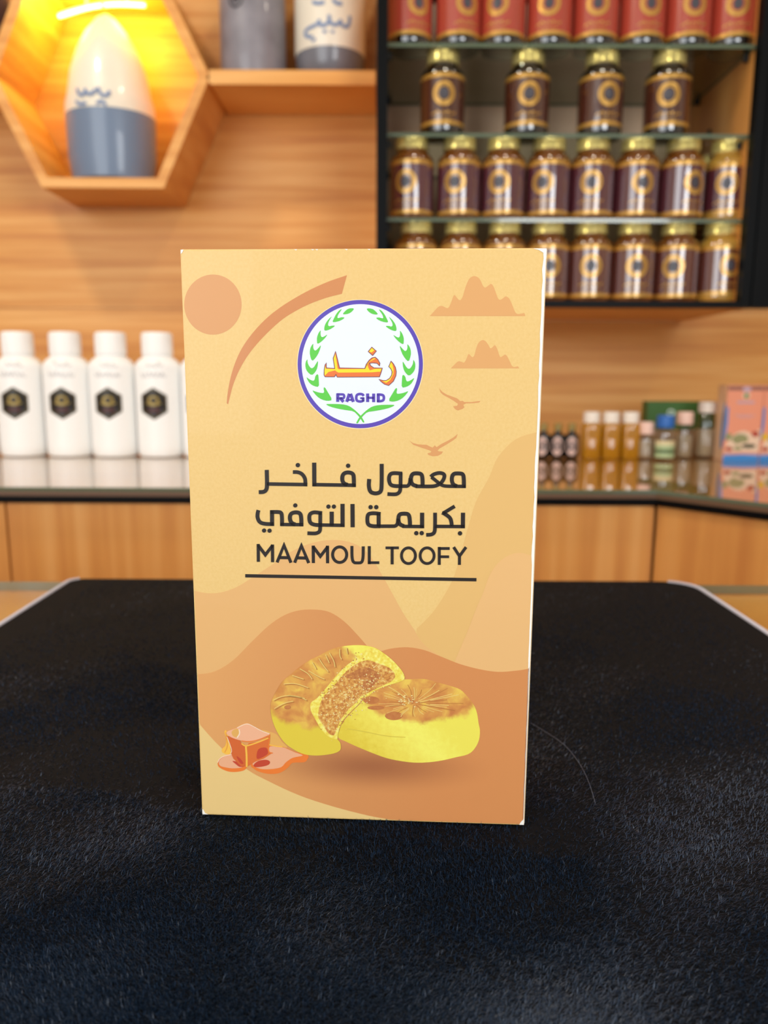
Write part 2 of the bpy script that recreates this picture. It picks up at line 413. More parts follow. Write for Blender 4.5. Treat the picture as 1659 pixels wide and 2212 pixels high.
t = thing('two_tone_jug', 'cream jug with blue brush lettering and a grey foot, beside the black cabinet frame', 'jug', ((a.x + b.x) / 2, JY, bt))
mb = MB(); mb.lathe([(R2 * .80, 0.0002), (R2 * .86, 0.004), (R2 * .96, zb * .6), (R2 * .99, zb)], SLATE, 48); mb.build('foot', t, smooth=True)
mb = MB(); mb.lathe([(R2 * .99, zb + 0.0001), (R2, zb + 0.003), (R2, 0.17), (R2 * .9, 0.21), (R2 * .4, 0.25), (R2 * .15, 0.262)], CREAM, 48); mb.build('body', t, smooth=True)
mb = MB(); r_ = R2 + 0.0004
def ink(pts, wd=0.0065): wrap_stroke(mb, [(x / 1000, z / 1000) for x, z in pts], wd, R2, BLUEINK, 0.0009)
ink([(44, 106), (43, 92), (36, 84), (27, 86), (23, 96)]); ink([(23, 90), (14, 84), (4, 88), (2, 102)]); ink([(2, 90), (-8, 82), (-16, 86), (-17, 95)])
ink([(-17, 88), (-30, 84), (-44, 82), (-50, 76), (-42, 68), (-30, 66)]); ink([(-2, 74), (-10, 72)], .005); ink([(-24, 62), (-32, 58)], .005); ink([(12, 74), (6, 72)], .005)
ink([(-30, 128), (-20, 122), (-6, 124)]); ink([(10, 130), (16, 122), (28, 124)])
mb.build('lettering', t)
# dark jug at the far left, mostly outside the frame
pj = at(-68, 40, JY)
t = thing('dark_jug', 'dark purplish-brown round jug at the top left edge behind the hexagon shelf', 'jug', (pj.x, JY, bt))
mb = MB(); mb.lathe([(0.022, 0.0002), (0.026, 0.004), (0.030, 0.03), (0.052, 0.075), (0.076, 0.11), (0.081, 0.14), (0.074, 0.17), (0.05, 0.20), (0.026, 0.215), (0.024, 0.235)], M('dark glaze', '54464a', .35), 40); mb.build('body', t, smooth=True)
# tall bullet shaped jug in the hexagon
HJ = 1.655
pa = at(222, 30, HJ); hxj = at(242, 300, HJ).x
RX = (at(338, 300, HJ).x - at(150, 300, HJ).x) / 2; HT = pa.z - (hz - hh)
zc = at(240, 232, HJ - .07).z - (hz - hh)
t = thing('cone_jug', 'tall cone-topped cream and slate-blue jug standing in the lit hexagon shelf', 'jug', (hxj, HJ, hz - hh))
SYR = 0.078 / RX
mb = MB(); mb.lathe([(RX * .80, 0.0003), (RX * .90, 0.006), (RX * .98, zc * .4), (RX, zc)], M('slate blue glaze', '6e7f98', .35, coat=.3), 48, 1, SYR); mb.build('lower_body', t, smooth=True)
mb = MB(); mb.lathe([(RX, zc + 0.0001), (RX * .99, zc + .02), (RX * .93, HT * .52), (RX * .84, HT * .66), (RX * .68, HT * .78), (RX * .45, HT * .89), (RX * .22, HT * .965), (RX * .08, HT * .99), (0.002, HT)], CREAM, 48, 1, SYR); mb.build('upper_body', t, smooth=True)
mb = MB()
for pts in ([(-40, zc * 1000 + 34), (-36, zc * 1000 + 22), (-24, zc * 1000 + 20), (-20, zc * 1000 + 32)], [(-20, zc * 1000 + 24), (-8, zc * 1000 + 20), (0, zc * 1000 + 30)], [(4, zc * 1000 + 34), (8, zc * 1000 + 20), (20, zc * 1000 + 18), (26, zc * 1000 + 28)],
            [(-44, zc * 1000 + 12), (-36, zc * 1000 + 4), (-20, zc * 1000 + 6)], [(0, zc * 1000 + 4), (10, zc * 1000 + 10), (18, zc * 1000 + 2)]):
    wrap_stroke(mb, [(x / 1000, z / 1000) for x, z in pts], 0.006, RX, BLUEINK, 0.0012, sx=1.0, sy=SYR)
mb.build('lettering', t)

# ------------------------------------------------------------------ black framed cabinet with glass shelves
CY = 1.42
xl0 = at(813, 330, CY).x; xl1 = at(837, 330, CY).x
xr1 = (at(1634, 200, CY).x + at(1606, 600, CY).x) / 2; xr2 = xr1 + 0.06
zb0 = at(1400, 664, CY).z; zb1 = at(1400, 649, CY).z; zt1 = at(1200, -190, CY).z
cb = thing('wall_cabinet', 'black-framed wooden wall cabinet with glass shelves of honey jars', 'cabinet', ((xl0 + xr2) / 2, CY, zb0))
IY = WALL_Y - 0.016
mb = MB(); mb.box((xl0, CY, zb0), (xl1, CY + 0.022, zt1), BLACK); loc(mb, cb, 'frame_post', bevel=0.001)
mb = MB(); mb.box((xr1, CY, zb0), (xr2, CY + 0.022, zt1), BLACK); mb.box((xr1 + .018, CY - .004, zb0), (xr1 + .024, CY, zt1), BLACK); loc(mb, cb, 'frame_post')
mb = MB(); mb.box((xl1, CY, zb0), (xr1, CY + 0.022, zb1), BLACK); loc(mb, cb, 'frame_rail', bevel=0.001)
mb = MB(); mb.box((xl0 + 0.002, CY + 0.0222, zb0), (xl1 - 0.003, IY, zt1), WOOD_V); loc(mb, cb, 'side_panel')
mb = MB(); mb.box((xr1 + 0.003, CY + 0.0222, zb0), (xr1 + .022, IY, zt1), WOOD_V); loc(mb, cb, 'side_panel')
mb = MB(); mb.box((xl0 + 0.002, IY + 0.0002, zb0), (xr1 + .022, WALL_Y - 0.001, zt1), WOOD_C); loc(mb, cb, 'back_panel')
mb = MB(); mb.box((xl1 - 0.003, CY + 0.0222, zb0 + .001), (xr1 + .003, IY, zb1 - .001), WOOD_H); loc(mb, cb, 'bottom_panel')
mb = MB(); mb.box((xl0, CY, zt1 + .0002), (xr2, WALL_Y - 0.001, zt1 + .02), BLACK); loc(mb, cb, 'top_panel')
SZ = [at(1230, 88, CY + .012).z, at(1230, 284, CY + .012).z, at(1230, 469, CY + .012).z]
gx0, gx1 = xl1 - 0.002, xr1 + 0.002
for z in SZ:
    mb = MB(); mb.box((gx0, CY + 0.024, z - 0.006), (gx1, IY - 0.002, z), GLASS)
    k = mb.slot(GLASS_EDGE); mb.mi = [0, 0, k, k, k, k]; loc(mb, cb, 'glass_shelf')
    for px_ in (gx0 + .005, gx1 - .005):
        for yy in (CY + 0.05, IY - 0.05):
            mb = MB(); mb.lathe([(0.005, z - .018), (0.005, z - .0062)], BLACKM, 14, c=(px_, yy)); loc(mb, cb, 'shelf_pin')
for yy, zz in ((1.62, SZ[0] - .09), (1.62, SZ[1] - .08)):
    mb = MB(); mb.prism(ellipse(yy, zz, .006, .006, 14), 'x', gx1 - .003, gx1 + .0005, BLACKM); loc(mb, cb, 'shelf_pin')

# ------------------------------------------------------------------ honey jars
HONEY = M('amber honey', '8a4c14', 0.04, trans=0.45, coat=1.0)
CREAMH = M('set honey', 'c8963e', 0.06, trans=0.25, coat=1.0)
DARKH = M('dark honey', '140b08', 0.04, coat=1.0)
LBROWN = M('brown paper label', '5e2c20', 0.22, coat=0.6)
LDARK = M('dark brown paper label', '4a2418', 0.22, coat=0.6)
LRED = M('red paper label', 'a9402f', 0.22, coat=0.6)
LMAR = M('maroon paper label', '54222a', 0.22, coat=0.6)
LGOLD = M('gold label band', 'c99a48', 0.3, metal=0.5, coat=0.4)
LGREY = M('grey label oval', '45434a', 0.3)
JR = 0.0400
for m_ in (HONEY, CREAMH, DARKH, LBROWN, LDARK, LRED, LMAR):
    m_.node_tree.nodes['Principled BSDF'].inputs['Coat IOR'].default_value = 1.8; m_.node_tree.nodes['Principled BSDF'].inputs['Coat Weight'].default_value = 1.0
def make_jar(kind, lab_mat, body_mat, z0, label):
    t = thing('honey_jar', label, 'jar')
    R_ = JR
    mb = MB(); mb.lathe([(R_ * .82, 0.0004), (R_ * .93, 0.0015), (R_ * .985, 0.006), (R_, 0.012), (R_, 0.1015), (R_ * .98, 0.106), (R_ * .91, 0.111), (R_ * .79, 0.1155), (R_ * .70, 0.118), (R_ * .68, 0.1235)], body_mat, 44)
    mb.build('glass_body', t, smooth=True)
    mb = MB(); rl = R_ * .735
    mb.lathe([(rl * .97, 0.1225), (rl * 1.02, 0.1232), (rl * 1.02, 0.1245), (rl, 0.1255), (rl, 0.1375), (rl * .985, 0.1405), (rl * .94, 0.1422), (rl * .86, 0.1425), (rl * .8, 0.1418), (0.001, 0.1418)], GOLD, 44)
    mb.build('lid', t, smooth=True, angle=50)
    mb = MB(); A = R_ * 2.0; N = 26
    zs_ = [z0, z0 + .0065, 0.0935, 0.1005]; ms = [LGOLD, lab_mat, LGOLD]
    for q in range(3):
        for i in range(N):
            u0 = -A + 2 * A * i / N; u1 = -A + 2 * A * (i + 1) / N
            mb.add([wrap(u0, zs_[q], R_, off=.0004), wrap(u1, zs_[q], R_, off=.0004), wrap(u1, zs_[q + 1], R_, off=.0004), wrap(u0, zs_[q + 1], R_, off=.0004)], [(0, 1, 2, 3)], ms[q])
    lb = mb.build('label', t, smooth=True)
    mb = MB(); cz = (z0 + .0935) / 2 + .012
    wrap_disc(mb, 0, cz, .0195, .0205, R_, LGOLD, .0007, .72); wrap_disc(mb, 0, cz, .0128, .0138, R_, LGOLD, .0007, .86)
    wrap_disc(mb, 0, cz, .0078, .0096, R_, LGREY, .0007, .02)
    x = -.022; k = 0
    while x < .022:
        wrap_stroke(mb, [(x, cz - .031 + .003 * ((k * 7) % 3 - 1)), (x + .002, cz - .034), (x + .0042, cz - .031 + .002 * ((k * 5) % 2))], .0016, R_, LGOLD, .0007); x += .0056; k += 1
    wrap_stroke(mb, [(-.016, cz - .041), (.016, cz - .041)], .0012, R_, LGOLD, .0007)
    mb.build('emblem', lb)
    return t
ORD = ['first', 'second', 'third', 'fourth', 'fifth', 'sixth', 'seventh', 'eighth']
def put_row(proto_fn, pxs, pyb, zshelf, Yc, grp, labfmt, rots):
    pr_ = None; out = []
    for i, (px_, rz) in enumerate(zip(pxs, rots)):
        lab = labfmt(i); x = at(px_, pyb, Yc).x
        if pr_ is None: o = pr_ = proto_fn(lab)
        else: o = dup(pr_)
        o['label'] = lab; o['group'] = grp; o.location = (x, Yc, zshelf + .0002); o.rotation_euler = (0, 0, rz); out.append(o)
    return out
RC = 1.487
def rotfor(px_, ex, rpx=43):           # emblem offset (pixels) on the jar turned into a spin
    view = math.atan((px_ - IW / 2) / FPX)
    return math.asin(max(-.95, min(.95, ex / rpx))) - view
r1 = [885, 989, 1085, 1185, 1284, 1384, 1482, 1580]
e1 = [17, 17, -10, 0, 5, 17, 14, 9]
put_row(lambda l: make_jar('red', LRED, DARKH, .016, l), r1, 80, SZ[0], RC, 'red-labelled jars on the top glass shelf',
        lambda i: f'dark jar with a red and gold label, {ORD[i]} from left on the top shelf', [rotfor(a, b) for a, b in zip(r1, e1)])
r2 = [955, 1136, 1294, 1437]; e2_ = [3, 5, 17, 4]
w2 = ['farthest left of the four dark jars standing apart, brown label', 'second dark brown-labelled jar from the left on the sparse shelf', 'third dark brown-labelled jar from the left on the sparse shelf', 'dark brown-labelled jar nearest the right side on the sparse shelf']
put_row(lambda l: make_jar('dark', LDARK, DARKH, .016, l), r2, 275, SZ[1], RC, 'dark jars on the sparse glass shelf', lambda i: w2[i], [rotfor(a, b) for a, b in zip(r2, e2_)])
r3 = [889, 990, 1085, 1181, 1275, 1370, 1467]; e3 = [-12, -8, -8, -10, 0, 14, 26]
put_row(lambda l: make_jar('amber', LMAR, HONEY, .009, l), r3, 462, SZ[2], RC, 'amber jars on the lowest glass shelf',
        lambda i: f'gold-lidded amber honey jar, {ORD[i]} from left on the lowest glass shelf', [rotfor(a, b) for a, b in zip(r3, e3)])
o = make_jar('cream', LMAR, CREAMH, .014, 'pale set-honey jar with a yellow lid at the right end of the lowest glass shelf')
o.location = (at(1563, 462, RC + .012).x, RC + .012, SZ[2] + .0002); o.rotation_euler = (0, 0, rotfor(1563, 3))
r3b = make_jar('amber', LMAR, HONEY, .009, 'amber jar at the back, glimpsed between the last two jars of the lowest glass shelf')
r3b.location = (at(1520, 440, 1.62).x, 1.62, SZ[2] + .0002)
r4 = [898, 993, 1086, 1179, 1270, 1362, 1455]; e4 = [0, 0, 0, 6, 4, 10, -4]
put_row(lambda l: make_jar('amber', LBROWN, HONEY, .009, l), r4, 640, zb1, RC, 'amber jars on the cabinet floor',
        lambda i: f'gold-lidded amber honey jar, {ORD[i]} from left on the cabinet floor, lowest row', [rotfor(a, b) for a, b in zip(r4, e4)])
o = make_jar('cream', LBROWN, CREAMH, .014, 'pale set-honey jar at the right end of the cabinet floor, lowest row')
o.location = (at(1548, 640, RC).x, RC, zb1 + .0002); o.rotation_euler = (0, 0, rotfor(1548, 22))

# ------------------------------------------------------------------ white bottles on the left worktop
BB = 1.505
pxb = [-48, 56, 156, 252, 350, 446]
br = 0.0438; bH = at(150, 718, BB).z - RZ
HEXK = M('black hexagon sticker', '17130f', 0.3); HEXG = M('sticker gold', '9a8346', 0.35, metal=0.4); HEXM = M('sticker maroon', '4a2420', 0.4)
PENK = M('grey pen', 'a9a9ab', 0.7)
def make_bottle(lab):
    t = thing('white_bottle', lab, 'bottle', group='white plastic bottles on the left worktop')
    mb = MB(); prof = [(br * .86, .0004), (br * .95, .002), (br * .995, .009), (br, .02), (br, bH * .715), (br * .985, bH * .735), (br * .9, bH * .765), (br * .76, bH * .79), (br * .66, bH * .803), (br * .64, bH * .81), (br * .64, bH * .82)]
    mb.lathe(prof, WHITE, 48); mb.build('body', t, smooth=True)
    cr = br * .67; mb = MB(); mb.lathe([(cr, bH * .822), (cr, bH * .97), (cr * .97, bH * .99), (cr * .88, bH), (.001, bH)], WHITE, 48)
    mb.build('cap', t, smooth=True)
    mb = MB(); hw, hhh = .0265, .0305; cz = bH * .435
    hexp = lambda s_: [(math.sin(i * PI / 3) * hw * 1.1 * s_, cz + math.cos(i * PI / 3) * hhh * s_) for i in range(6)]
    def wpoly(pts, mat, off):
        dense = []
        for i in range(len(pts)):
            a_, b_ = pts[i], pts[(i + 1) % len(pts)]
            dense += [(a_[0] + (b_[0] - a_[0]) * k / 6, a_[1] + (b_[1] - a_[1]) * k / 6) for k in range(6)]
        c_ = (sum(p[0] for p in pts) / len(pts), sum(p[1] for p in pts) / len(pts)); vs = []
        for f in (1.0, .66, .33): vs += [wrap(c_[0] + (p[0] - c_[0]) * f, c_[1] + (p[1] - c_[1]) * f, br, off=off) for p in dense]
        vs.append(wrap(c_[0], c_[1], br, off=off)); n_ = len(dense); fs = []
        for r_i in range(2): fs += [(r_i * n_ + i, r_i * n_ + (i + 1) % n_, (r_i + 1) * n_ + (i + 1) % n_, (r_i + 1) * n_ + i) for i in range(n_)]
        fs += [(2 * n_ + i, 2 * n_ + (i + 1) % n_, 3 * n_) for i in range(n_)]
        mb.add(vs, fs, mat)
    wpoly(hexp(1.0), HEXK, .0004)
    p = hexp(.9)
    for i in range(6): wrap_stroke(mb, [p[i], p[(i + 1) % 6]], .0008, br, HEXG, .0007)
    wrap_disc(mb, 0, cz + .006, .011, .009, br, HEXG, .0007, .55); wrap_stroke(mb, [(-.014, cz + .001), (0, cz - .004), (.014, cz + .001)], .003, br, HEXG, .0007)
    wpoly([(-.013, cz - .008), (.013, cz - .008), (.009, cz - .017), (-.009, cz - .017)], HEXM, .0007)
    mb.build('hexagon_sticker', t)
    mb = MB()
    def rf(z): return br if z < bH * .715 else br * (1 - .25 * max(0, (z / bH - .72)) / .07)
    return t
bl = None; BOT = []
blab = ['white plastic bottle cut off by the left edge of the photo', 'white capped bottle with a black hexagon sticker, first whole one from left', 'second whole white bottle with hexagon sticker from the left',
        'third whole white bottle with hexagon sticker from the left', 'fourth whole white bottle from the left, next to the tan box', 'white bottle on the worktop mostly hidden behind the tan box']
for i, px_ in enumerate(pxb):
    o = make_bottle(blab[i]) if bl is None else dup(bl)
    if bl is None: bl = o
    rz = -math.asin([14, 15, 13, 11, 12, 12][i] / 47) - math.atan((px_ - IW / 2) / FPX)
    o['label'] = blab[i]; o.location = (at(px_, 985, BB).x, BB, RZ + .0002); o.rotation_euler = (0, 0, rz)
    BOT.append(o)
for i, o in enumerate(BOT):
    mb = MB(); rnd = random.Random(i)
    for (cu, cv, nn, ww) in ((.004, bH * .735, 3, .010), (0, bH * .655, 6, .008)):
        x = cu - nn * ww / 2
        for k in range(nn):
            h_ = rnd.uniform(.004, .010)
            wrap_stroke(mb, [(x, cv + rnd.uniform(-.002, .003)), (x + ww * .3, cv + h_), (x + ww * .6, cv - .004), (x + ww * 1.15, cv + rnd.uniform(-.002, .004))], .0011, br, PENK, .0005)
            x += ww
    mb.build('pen_writing', o)

# ------------------------------------------------------------------ small goods on the right worktop
def wx(px_, Y): return at(px_, 985, Y).x
DG = M('dark bottle glass', '0d0b0b', 0.08, coat=1.0); OLIVE = M('olive cap', '8b7434', 0.35); PINKL = M('pale pink label', 'c9a79c', 0.5); GREYL = M('grey label print', '8f7a78', 0.5)
Yd = 1.50; p = None
for i, (px_, lab) in enumerate(((1172, 'small dark bottle half hidden by the right edge of the tan box'), (1203, 'middle of the three small dark bottles with pink labels'), (1233, 'rightmost small dark bottle, beside the amber bottles'))):
    if p is None:
        p = o = thing('dark_bottle', lab, 'bottle'); r_ = .0142
        mb = MB(); mb.lathe([(r_ * .85, .0003), (r_, .003), (r_, .042), (r_ * .9, .046), (r_ * .45, .050), (r_ * .42, .054)], DG, 32); mb.build('body', o, smooth=True)
        mb = MB(); mb.lathe([(r_ * .5, .0541), (r_ * .5, .066), (r_ * .44, .068), (.0005, .068)], OLIVE, 24); mb.build('cap', o, smooth=True)
        mb = MB(); wrap_disc(mb, 0, .024, .0115, .018, r_, PINKL, .0004, .05); wrap_disc(mb, 0, .026, .006, .008, r_, GREYL, .0006, .6); mb.build('label', o)
    else: o = dup(p)
    o['label'] = lab; o['group'] = 'small dark bottles on the right worktop'; o.location = (wx(px_, Yd), Yd, RZ + .0002); o.rotation_euler = (0, 0, .1 * (i - 1) - .25)
OIL = M('amber oil', 'c98a10', 0.05, trans=0.35, coat=1.0); CAPW = M('cream cap', 'e9ddd0', 0.5)
p = None; Yh = 1.50
for i, (px_, lab) in enumerate(((1274, 'left of the three amber bottles with cream caps'), (1316, 'middle of the three amber bottles with cream caps'), (1358, 'right of the three amber bottles with cream caps'))):
    if p is None:
        p = o = thing('amber_bottle', lab, 'bottle'); r_ = .0185
        mb = MB(); mb.lathe([(r_ * .9, .0003), (r_, .003), (r_, .058), (r_ * .96, .064), (r_ * .8, .068), (r_ * .75, .0695)], OIL, 40, power=3.2); mb.build('body', o, smooth=True)
        mb = MB(); mb.lathe([(r_ * .84, .0697), (r_ * .84, .088), (r_ * .8, .0905), (.0005, .0905)], CAPW, 32); mb.build('cap', o, smooth=True)
    else: o = dup(p)
    o['label'] = lab; o['group'] = 'amber bottles on the right worktop'; o.location = (wx(px_, Yh), Yh, RZ + .0002)
CLR = thin_glass('clear bottle plastic', 'f0f2ee', 0.08, 1.4, 0.06)
PINKC = M('pale pink cap', 'e6bfae', 0.45); BLUEC = M('blue cap', '1f5fae', 0.4); GRNL = M('pale green label', 'a9b98a', 0.5); CRML = M('cream label', 'd8c79a', 0.5); GRND = M('dark green print', '5a7048', 0.5)
def clear_bottle(label, px_, Y, r_, h, cap_mat, cr, cap0, extra=None, cloudy=None):
    o = thing('clear_bottle', label, 'bottle', (wx(px_, Y), Y, RZ + .0002))
    mb = MB(); mb.lathe([(r_ * .88, .0003), (r_, .004), (r_, cap0 * .72), (r_ * .94, cap0 * .84), (cr * .9, cap0 * .96), (cr * .85, cap0 - .0004)], CLR, 36); mb.build('body', o, smooth=True)
    mb = MB(); mb.lathe([(cr, cap0), (cr, h * .97), (cr * .92, h), (.0005, h)], cap_mat, 30); mb.build('cap', o, smooth=True)
    if extra: extra(o, r_, h)
    return o
def lab_green(o, r_, h):
    mb = MB(); n_ = 14; A = r_ * 1.3
    for z0, z1, mt in ((.006, .014, GRNL), (.014, .022, GRND), (.022, .030, GRNL), (.030, .038, CRML)):
        for i in range(n_):
            u0 = -A + 2 * A * i / n_; u1 = -A + 2 * A * (i + 1) / n_
            mb.add([wrap(u0, z0, r_, off=.0004), wrap(u1, z0, r_, off=.0004), wrap(u1, z1, r_, off=.0004), wrap(u0, z1, r_, off=.0004)], [(0, 1, 2, 3)], mt)
    mb.build('label', o, smooth=True)
    mb = MB(); mb.tube([(.008 + .006 * math.cos(a_ * PI / 8), -.002, h + .0045 + .005 * math.sin(a_ * PI / 8)) for a_ in range(17)], .0014, M('clear tab', 'cfe0d4', .1, coat=1)); mb.build('pull_ring', o, smooth=True)
def fill_white(o, r_, h):
    mb = MB(); mb.lathe([(r_ * .8, .004), (r_ * .86, .007), (r_ * .86, h * .5), (r_ * .5, h * .52)], M('pale contents', 'c3a98c', .4, trans=.3), 28); mb.build('contents', o, smooth=True)
clear_bottle('small clear bottle with a pale pink cap, beside the amber bottles', 1393, 1.49, .0165, .072, PINKC, .0142, .049, fill_white)
clear_bottle('clear bottle with a blue cap and pale green label', 1433, 1.47, .019, .086, BLUEC, .0162, .063, lab_green)
clear_bottle('clear bottle with a pinkish cap, right of the blue-capped one', 1474, 1.51, .0185, .091, PINKC, .0155, .067, fill_white)
clear_bottle('tallest clear bottle with a cream cap, beside the pink cartons', 1521, 1.53, .024, .110, CAPW, .0172, .089, fill_white)
# green box behind them
ga = at(1396, 930, 1.60); gb = at(1548, 868, 1.60)
o = thing('green_box', 'flat green carton standing behind the clear bottles', 'box', ((ga.x + gb.x) / 2, 1.60, RZ + .0002))
gw = (gb.x - ga.x) / 2; gh = gb.z - RZ
mb = MB(); mb.box((-gw, 0, gh * .46), (gw, .035, gh), M('green card', '3f6b2c', .5)); mb.build('lid', o, bevel=.0008)
mb = MB(); mb.box((-gw + .001, .001, 0), (gw - .001, .034, gh * .46 - .0002), M('kraft card', 'b48a60', .6)); mb.build('tray', o, bevel=.0008)
# pink cartons
PK = M('salmon card', 'e08e6c', .35, coat=.3); PKS = M('beige card', 'dcb490', .45); PBLUE = M('blue print', '2f7ec2', .35, coat=.3); PBRN = M('brown print', '8d5a48', .4)
PGRN = M('green print', '3d7a34', .4); PPALE = M('pale print', 'e0c0a4', .4); PRED = M('red print', 'a8402c', .4); POLV = M('olive print', '8d8a5c', .4); PDK = M('dark olive print', '4c4a30', .4); PYEL = M('yellow print', 'd8a820', .4); PLIL = M('lilac print', 'b79aa8', .4)
YP = 1.46; c0 = at(1561, 990, YP); c1 = at(1637, 990, YP); cw = c1.x - c0.x; ch = at(1600, 832, YP).z - RZ
cprot = None
for i, lab in enumerate(('salmon-pink carton with food picture and blue base, left one beside the clear bottles', 'salmon-pink carton cut off by the right edge of the photo')):
    o = thing('food_carton', lab, 'box', (c0.x + cw / 2 + i * (cw + .002), YP, RZ + .0002), -.05, 'salmon cartons on the right worktop')
    mb = MB(); mb.box((-cw / 2, 0, 0), (cw / 2, .045, ch), PK); mb.mi = [0, 0, 0, 0, 0, mb.slot(PKS)]; mb.build('body', o, bevel=.0006)
    mb = MB(); W2 = cw / 2
    def pp(pts, mat, off): mb.poly([(x * W2, -off, z * ch) for x, z in pts], mat)
    pp([(-.98, .93), (.98, .93), (.98, .985), (-.98, .985)], PBRN, .0002)
    pp(ellipse(.05, .945, .25, .035, 16), PLIL, .0004); pp(ellipse(.05, .86, .2, .045, 18), PPALE, .0002); pp(ellipse(.05, .86, .11, .035, 16), PGRN, .0004)
    pp([(-.45, .79), (.55, .79), (.5, .76), (-.4, .76)], PLIL, .0002); pp([(-.5, .61), (.6, .61), (.6, .60), (-.5, .60)], PLIL, .0002); pp([(-.3, .585), (.45, .585), (.45, .575), (-.3, .575)], PLIL, .0002)
    pp([(-.98, .70), (-.86, .72), (-.84, .5), (-.9, .32), (-.98, .25)], PBLUE, .0002)
    pp(catmull([(-.9, .12), (-.8, .24), (-.4, .36), (.1, .40), (.6, .36), (.97, .42), (.97, .12)], 4), PPALE, .0003)
    pp(ellipse(-.1, .29, .45, .07, 20), POLV, .0005); pp(ellipse(.72, .36, .22, .04, 16), PRED, .0005); pp(ellipse(-.68, .16, .2, .03, 16), PRED, .0005)
    pp(ellipse(.2, .19, .5, .06, 20), PPALE, .0007); pp(ellipse(.4, .2, .4, .03, 16), PDK, .0009); pp(ellipse(-.2, .17, .25, .025, 16), POLV, .0009); pp(ellipse(-.75, .32, .2, .05, 16), PYEL if i else POLV, .0005)
    pp([(-.98, .10), (.98, .10), (.98, .075), (.2, .08), (-.1, .09), (-.98, .075)], PLIL, .0010)
    pp([(-.98, .0), (.98, .0), (.98, .075), (.1, .085), (-.98, .07)], PBLUE, .0012)
    mb.build('front_print', o)
    mb = MB(); ys = lambda a_: .045 * a_
    mb.poly([(-W2 - .0002, ys(.25), ch * .75), (-W2 - .0002, ys(.05), ch * .78), (-W2 - .0002, ys(.05), ch * .2), (-W2 - .0002, ys(.3), ch * .14), (-W2 - .0002, ys(.4), ch * .3)], PBLUE)
    mb.build('side_print', o)

# ------------------------------------------------------------------ black cloth with stitched edge
CX0, CX1 = at(0, 1355, .48).x, None
cl = ath(130, 1250, CLOTH_Z); cxL = (ath(0, 1357, CLOTH_Z).x + ath(100, 1276, CLOTH_Z).x) / 2; cxR = (ath(1659, 1370, CLOTH_Z).x + ath(1590, 1318, CLOTH_Z).x) / 2
CYB = ath(800, 1251, CLOTH_Z).y; CYF = 0.0
def rounded(x0, x1, y0, y1, rL, rR, n=12):
    pts = [(x0, y0), (x1, y0)]
    for i in range(n + 1):
        a_ = PI / 2 * i / n; pts.append((x1 - rR + rR * math.cos(a_), y1 - rR + rR * math.sin(a_)))
    for i in range(n + 1):
        a_ = PI / 2 + PI / 2 * i / n; pts.append((x0 + rL + rL * math.cos(a_), y1 - rL + rL * math.sin(a_)))
    return pts
FAB = noise_mat('black velvet base', [(0.3, '06070a'), (0.7, '0c0d12')], (1, 1, 1), 300, 3, 0.85, spec=0.2)
cloth = thing('display_cloth', 'black short-pile cloth with pale overlocked edge, under the tan box', 'cloth', (0, .3, CLOTH_Z))
cpoly = rounded(cxL, cxR, CYF, CYB, .012, .028)
mb = MB(); mb.prism(cpoly, 'z', TZ + .0002, CLOTH_Z - .0008, FAB); loc(mb, cloth, 'fabric')
# overlock stitching: a ribbed thread band round the edge
THREAD = M('pale overlock thread', 'c9c4cc', .7)
path = []
per = cpoly[1:] + [cpoly[0]]
for i in range(len(per) - 1):
    a_, b_ = Vector(per[i]), Vector(per[i + 1]); L_ = (b_ - a_).length; n_ = max(1, int(L_ / .0006))
    for k in range(n_): path.append(a_.lerp(b_, k / n_))
path = [Vector((p_.x, p_.y, TZ + .0023)) for p_ in path]
for side in (-1, 1):
    run = [p_ for p_ in path if (p_.x - (cxL + cxR) / 2) * side > 0 and not (p_.y > CYB - .0012) and p_.y > CYF + .001]
    mb = MB(); rad = [.0017 + .00045 * (1 if (i % 4) in (1, 2) else -1) for i in range(len(run))]
    mb.tube(run, rad, THREAD, 8); loc(mb, cloth, 'stitched_edge', smooth=True)
# pile fibres (nobody could count them): one mesh of fine bent slivers
PILE = M('black pile fibre', '26384f', 0.4, spec=0.6)
BX, BYc, BYAW, BW, BHt, BD = -0.0084, 0.2813, -0.0495, 0.130, 0.220, 0.062
rng = np.random.default_rng(3)
N = 700000
u = rng.random(N); Y = (0.12 ** -1 + u * (CYB ** -1 - 0.12 ** -1)) ** -1; X = rng.uniform(-1, 1, N) * np.minimum(0.25, 0.02 + Y * 0.56)
ok = (X > cxL + .002) & (X < cxR - .002) & (Y < CYB - .002)
ok &= ~((X < cxL + .02) & (Y > CYB - .02)) & ~((X > cxR - .03) & (Y > CYB - .03))
dx = X - BX; dy = Y - BYc; lx = dx * math.cos(BYAW) + dy * math.sin(BYAW); ly = -dx * math.sin(BYAW) + dy * math.cos(BYAW)
ok &= ~((np.abs(lx) < BW / 2 - .0005) & (ly > 0.0005) & (ly < BD - .0005))
X = X[ok]; Y = Y[ok]; n_ = len(X)
def W2(pts): return np.array([(lambda q: (q.x, q.y))(ath(a_, b_, CLOTH_Z)) for a_, b_ in pts])
def inpoly(pts):
    P_ = W2(pts); r_ = np.zeros(len(X), bool); j = len(P_) - 1
    for i in range(len(P_)):
        c_ = ((P_[i, 1] > Y) != (P_[j, 1] > Y)) & (X < (P_[j, 0] - P_[i, 0]) * (Y - P_[i, 1]) / (P_[j, 1] - P_[i, 1] + 1e-12) + P_[i, 0])
        r_ ^= c_; j = i
    return r_
jx = .006 * np.sin(Y * 90 + X * 30) + .004 * np.sin(X * 210 + 2); X += jx         # ragged borders of the patches with fewer or more fibres
keep = np.full(n_, .62)
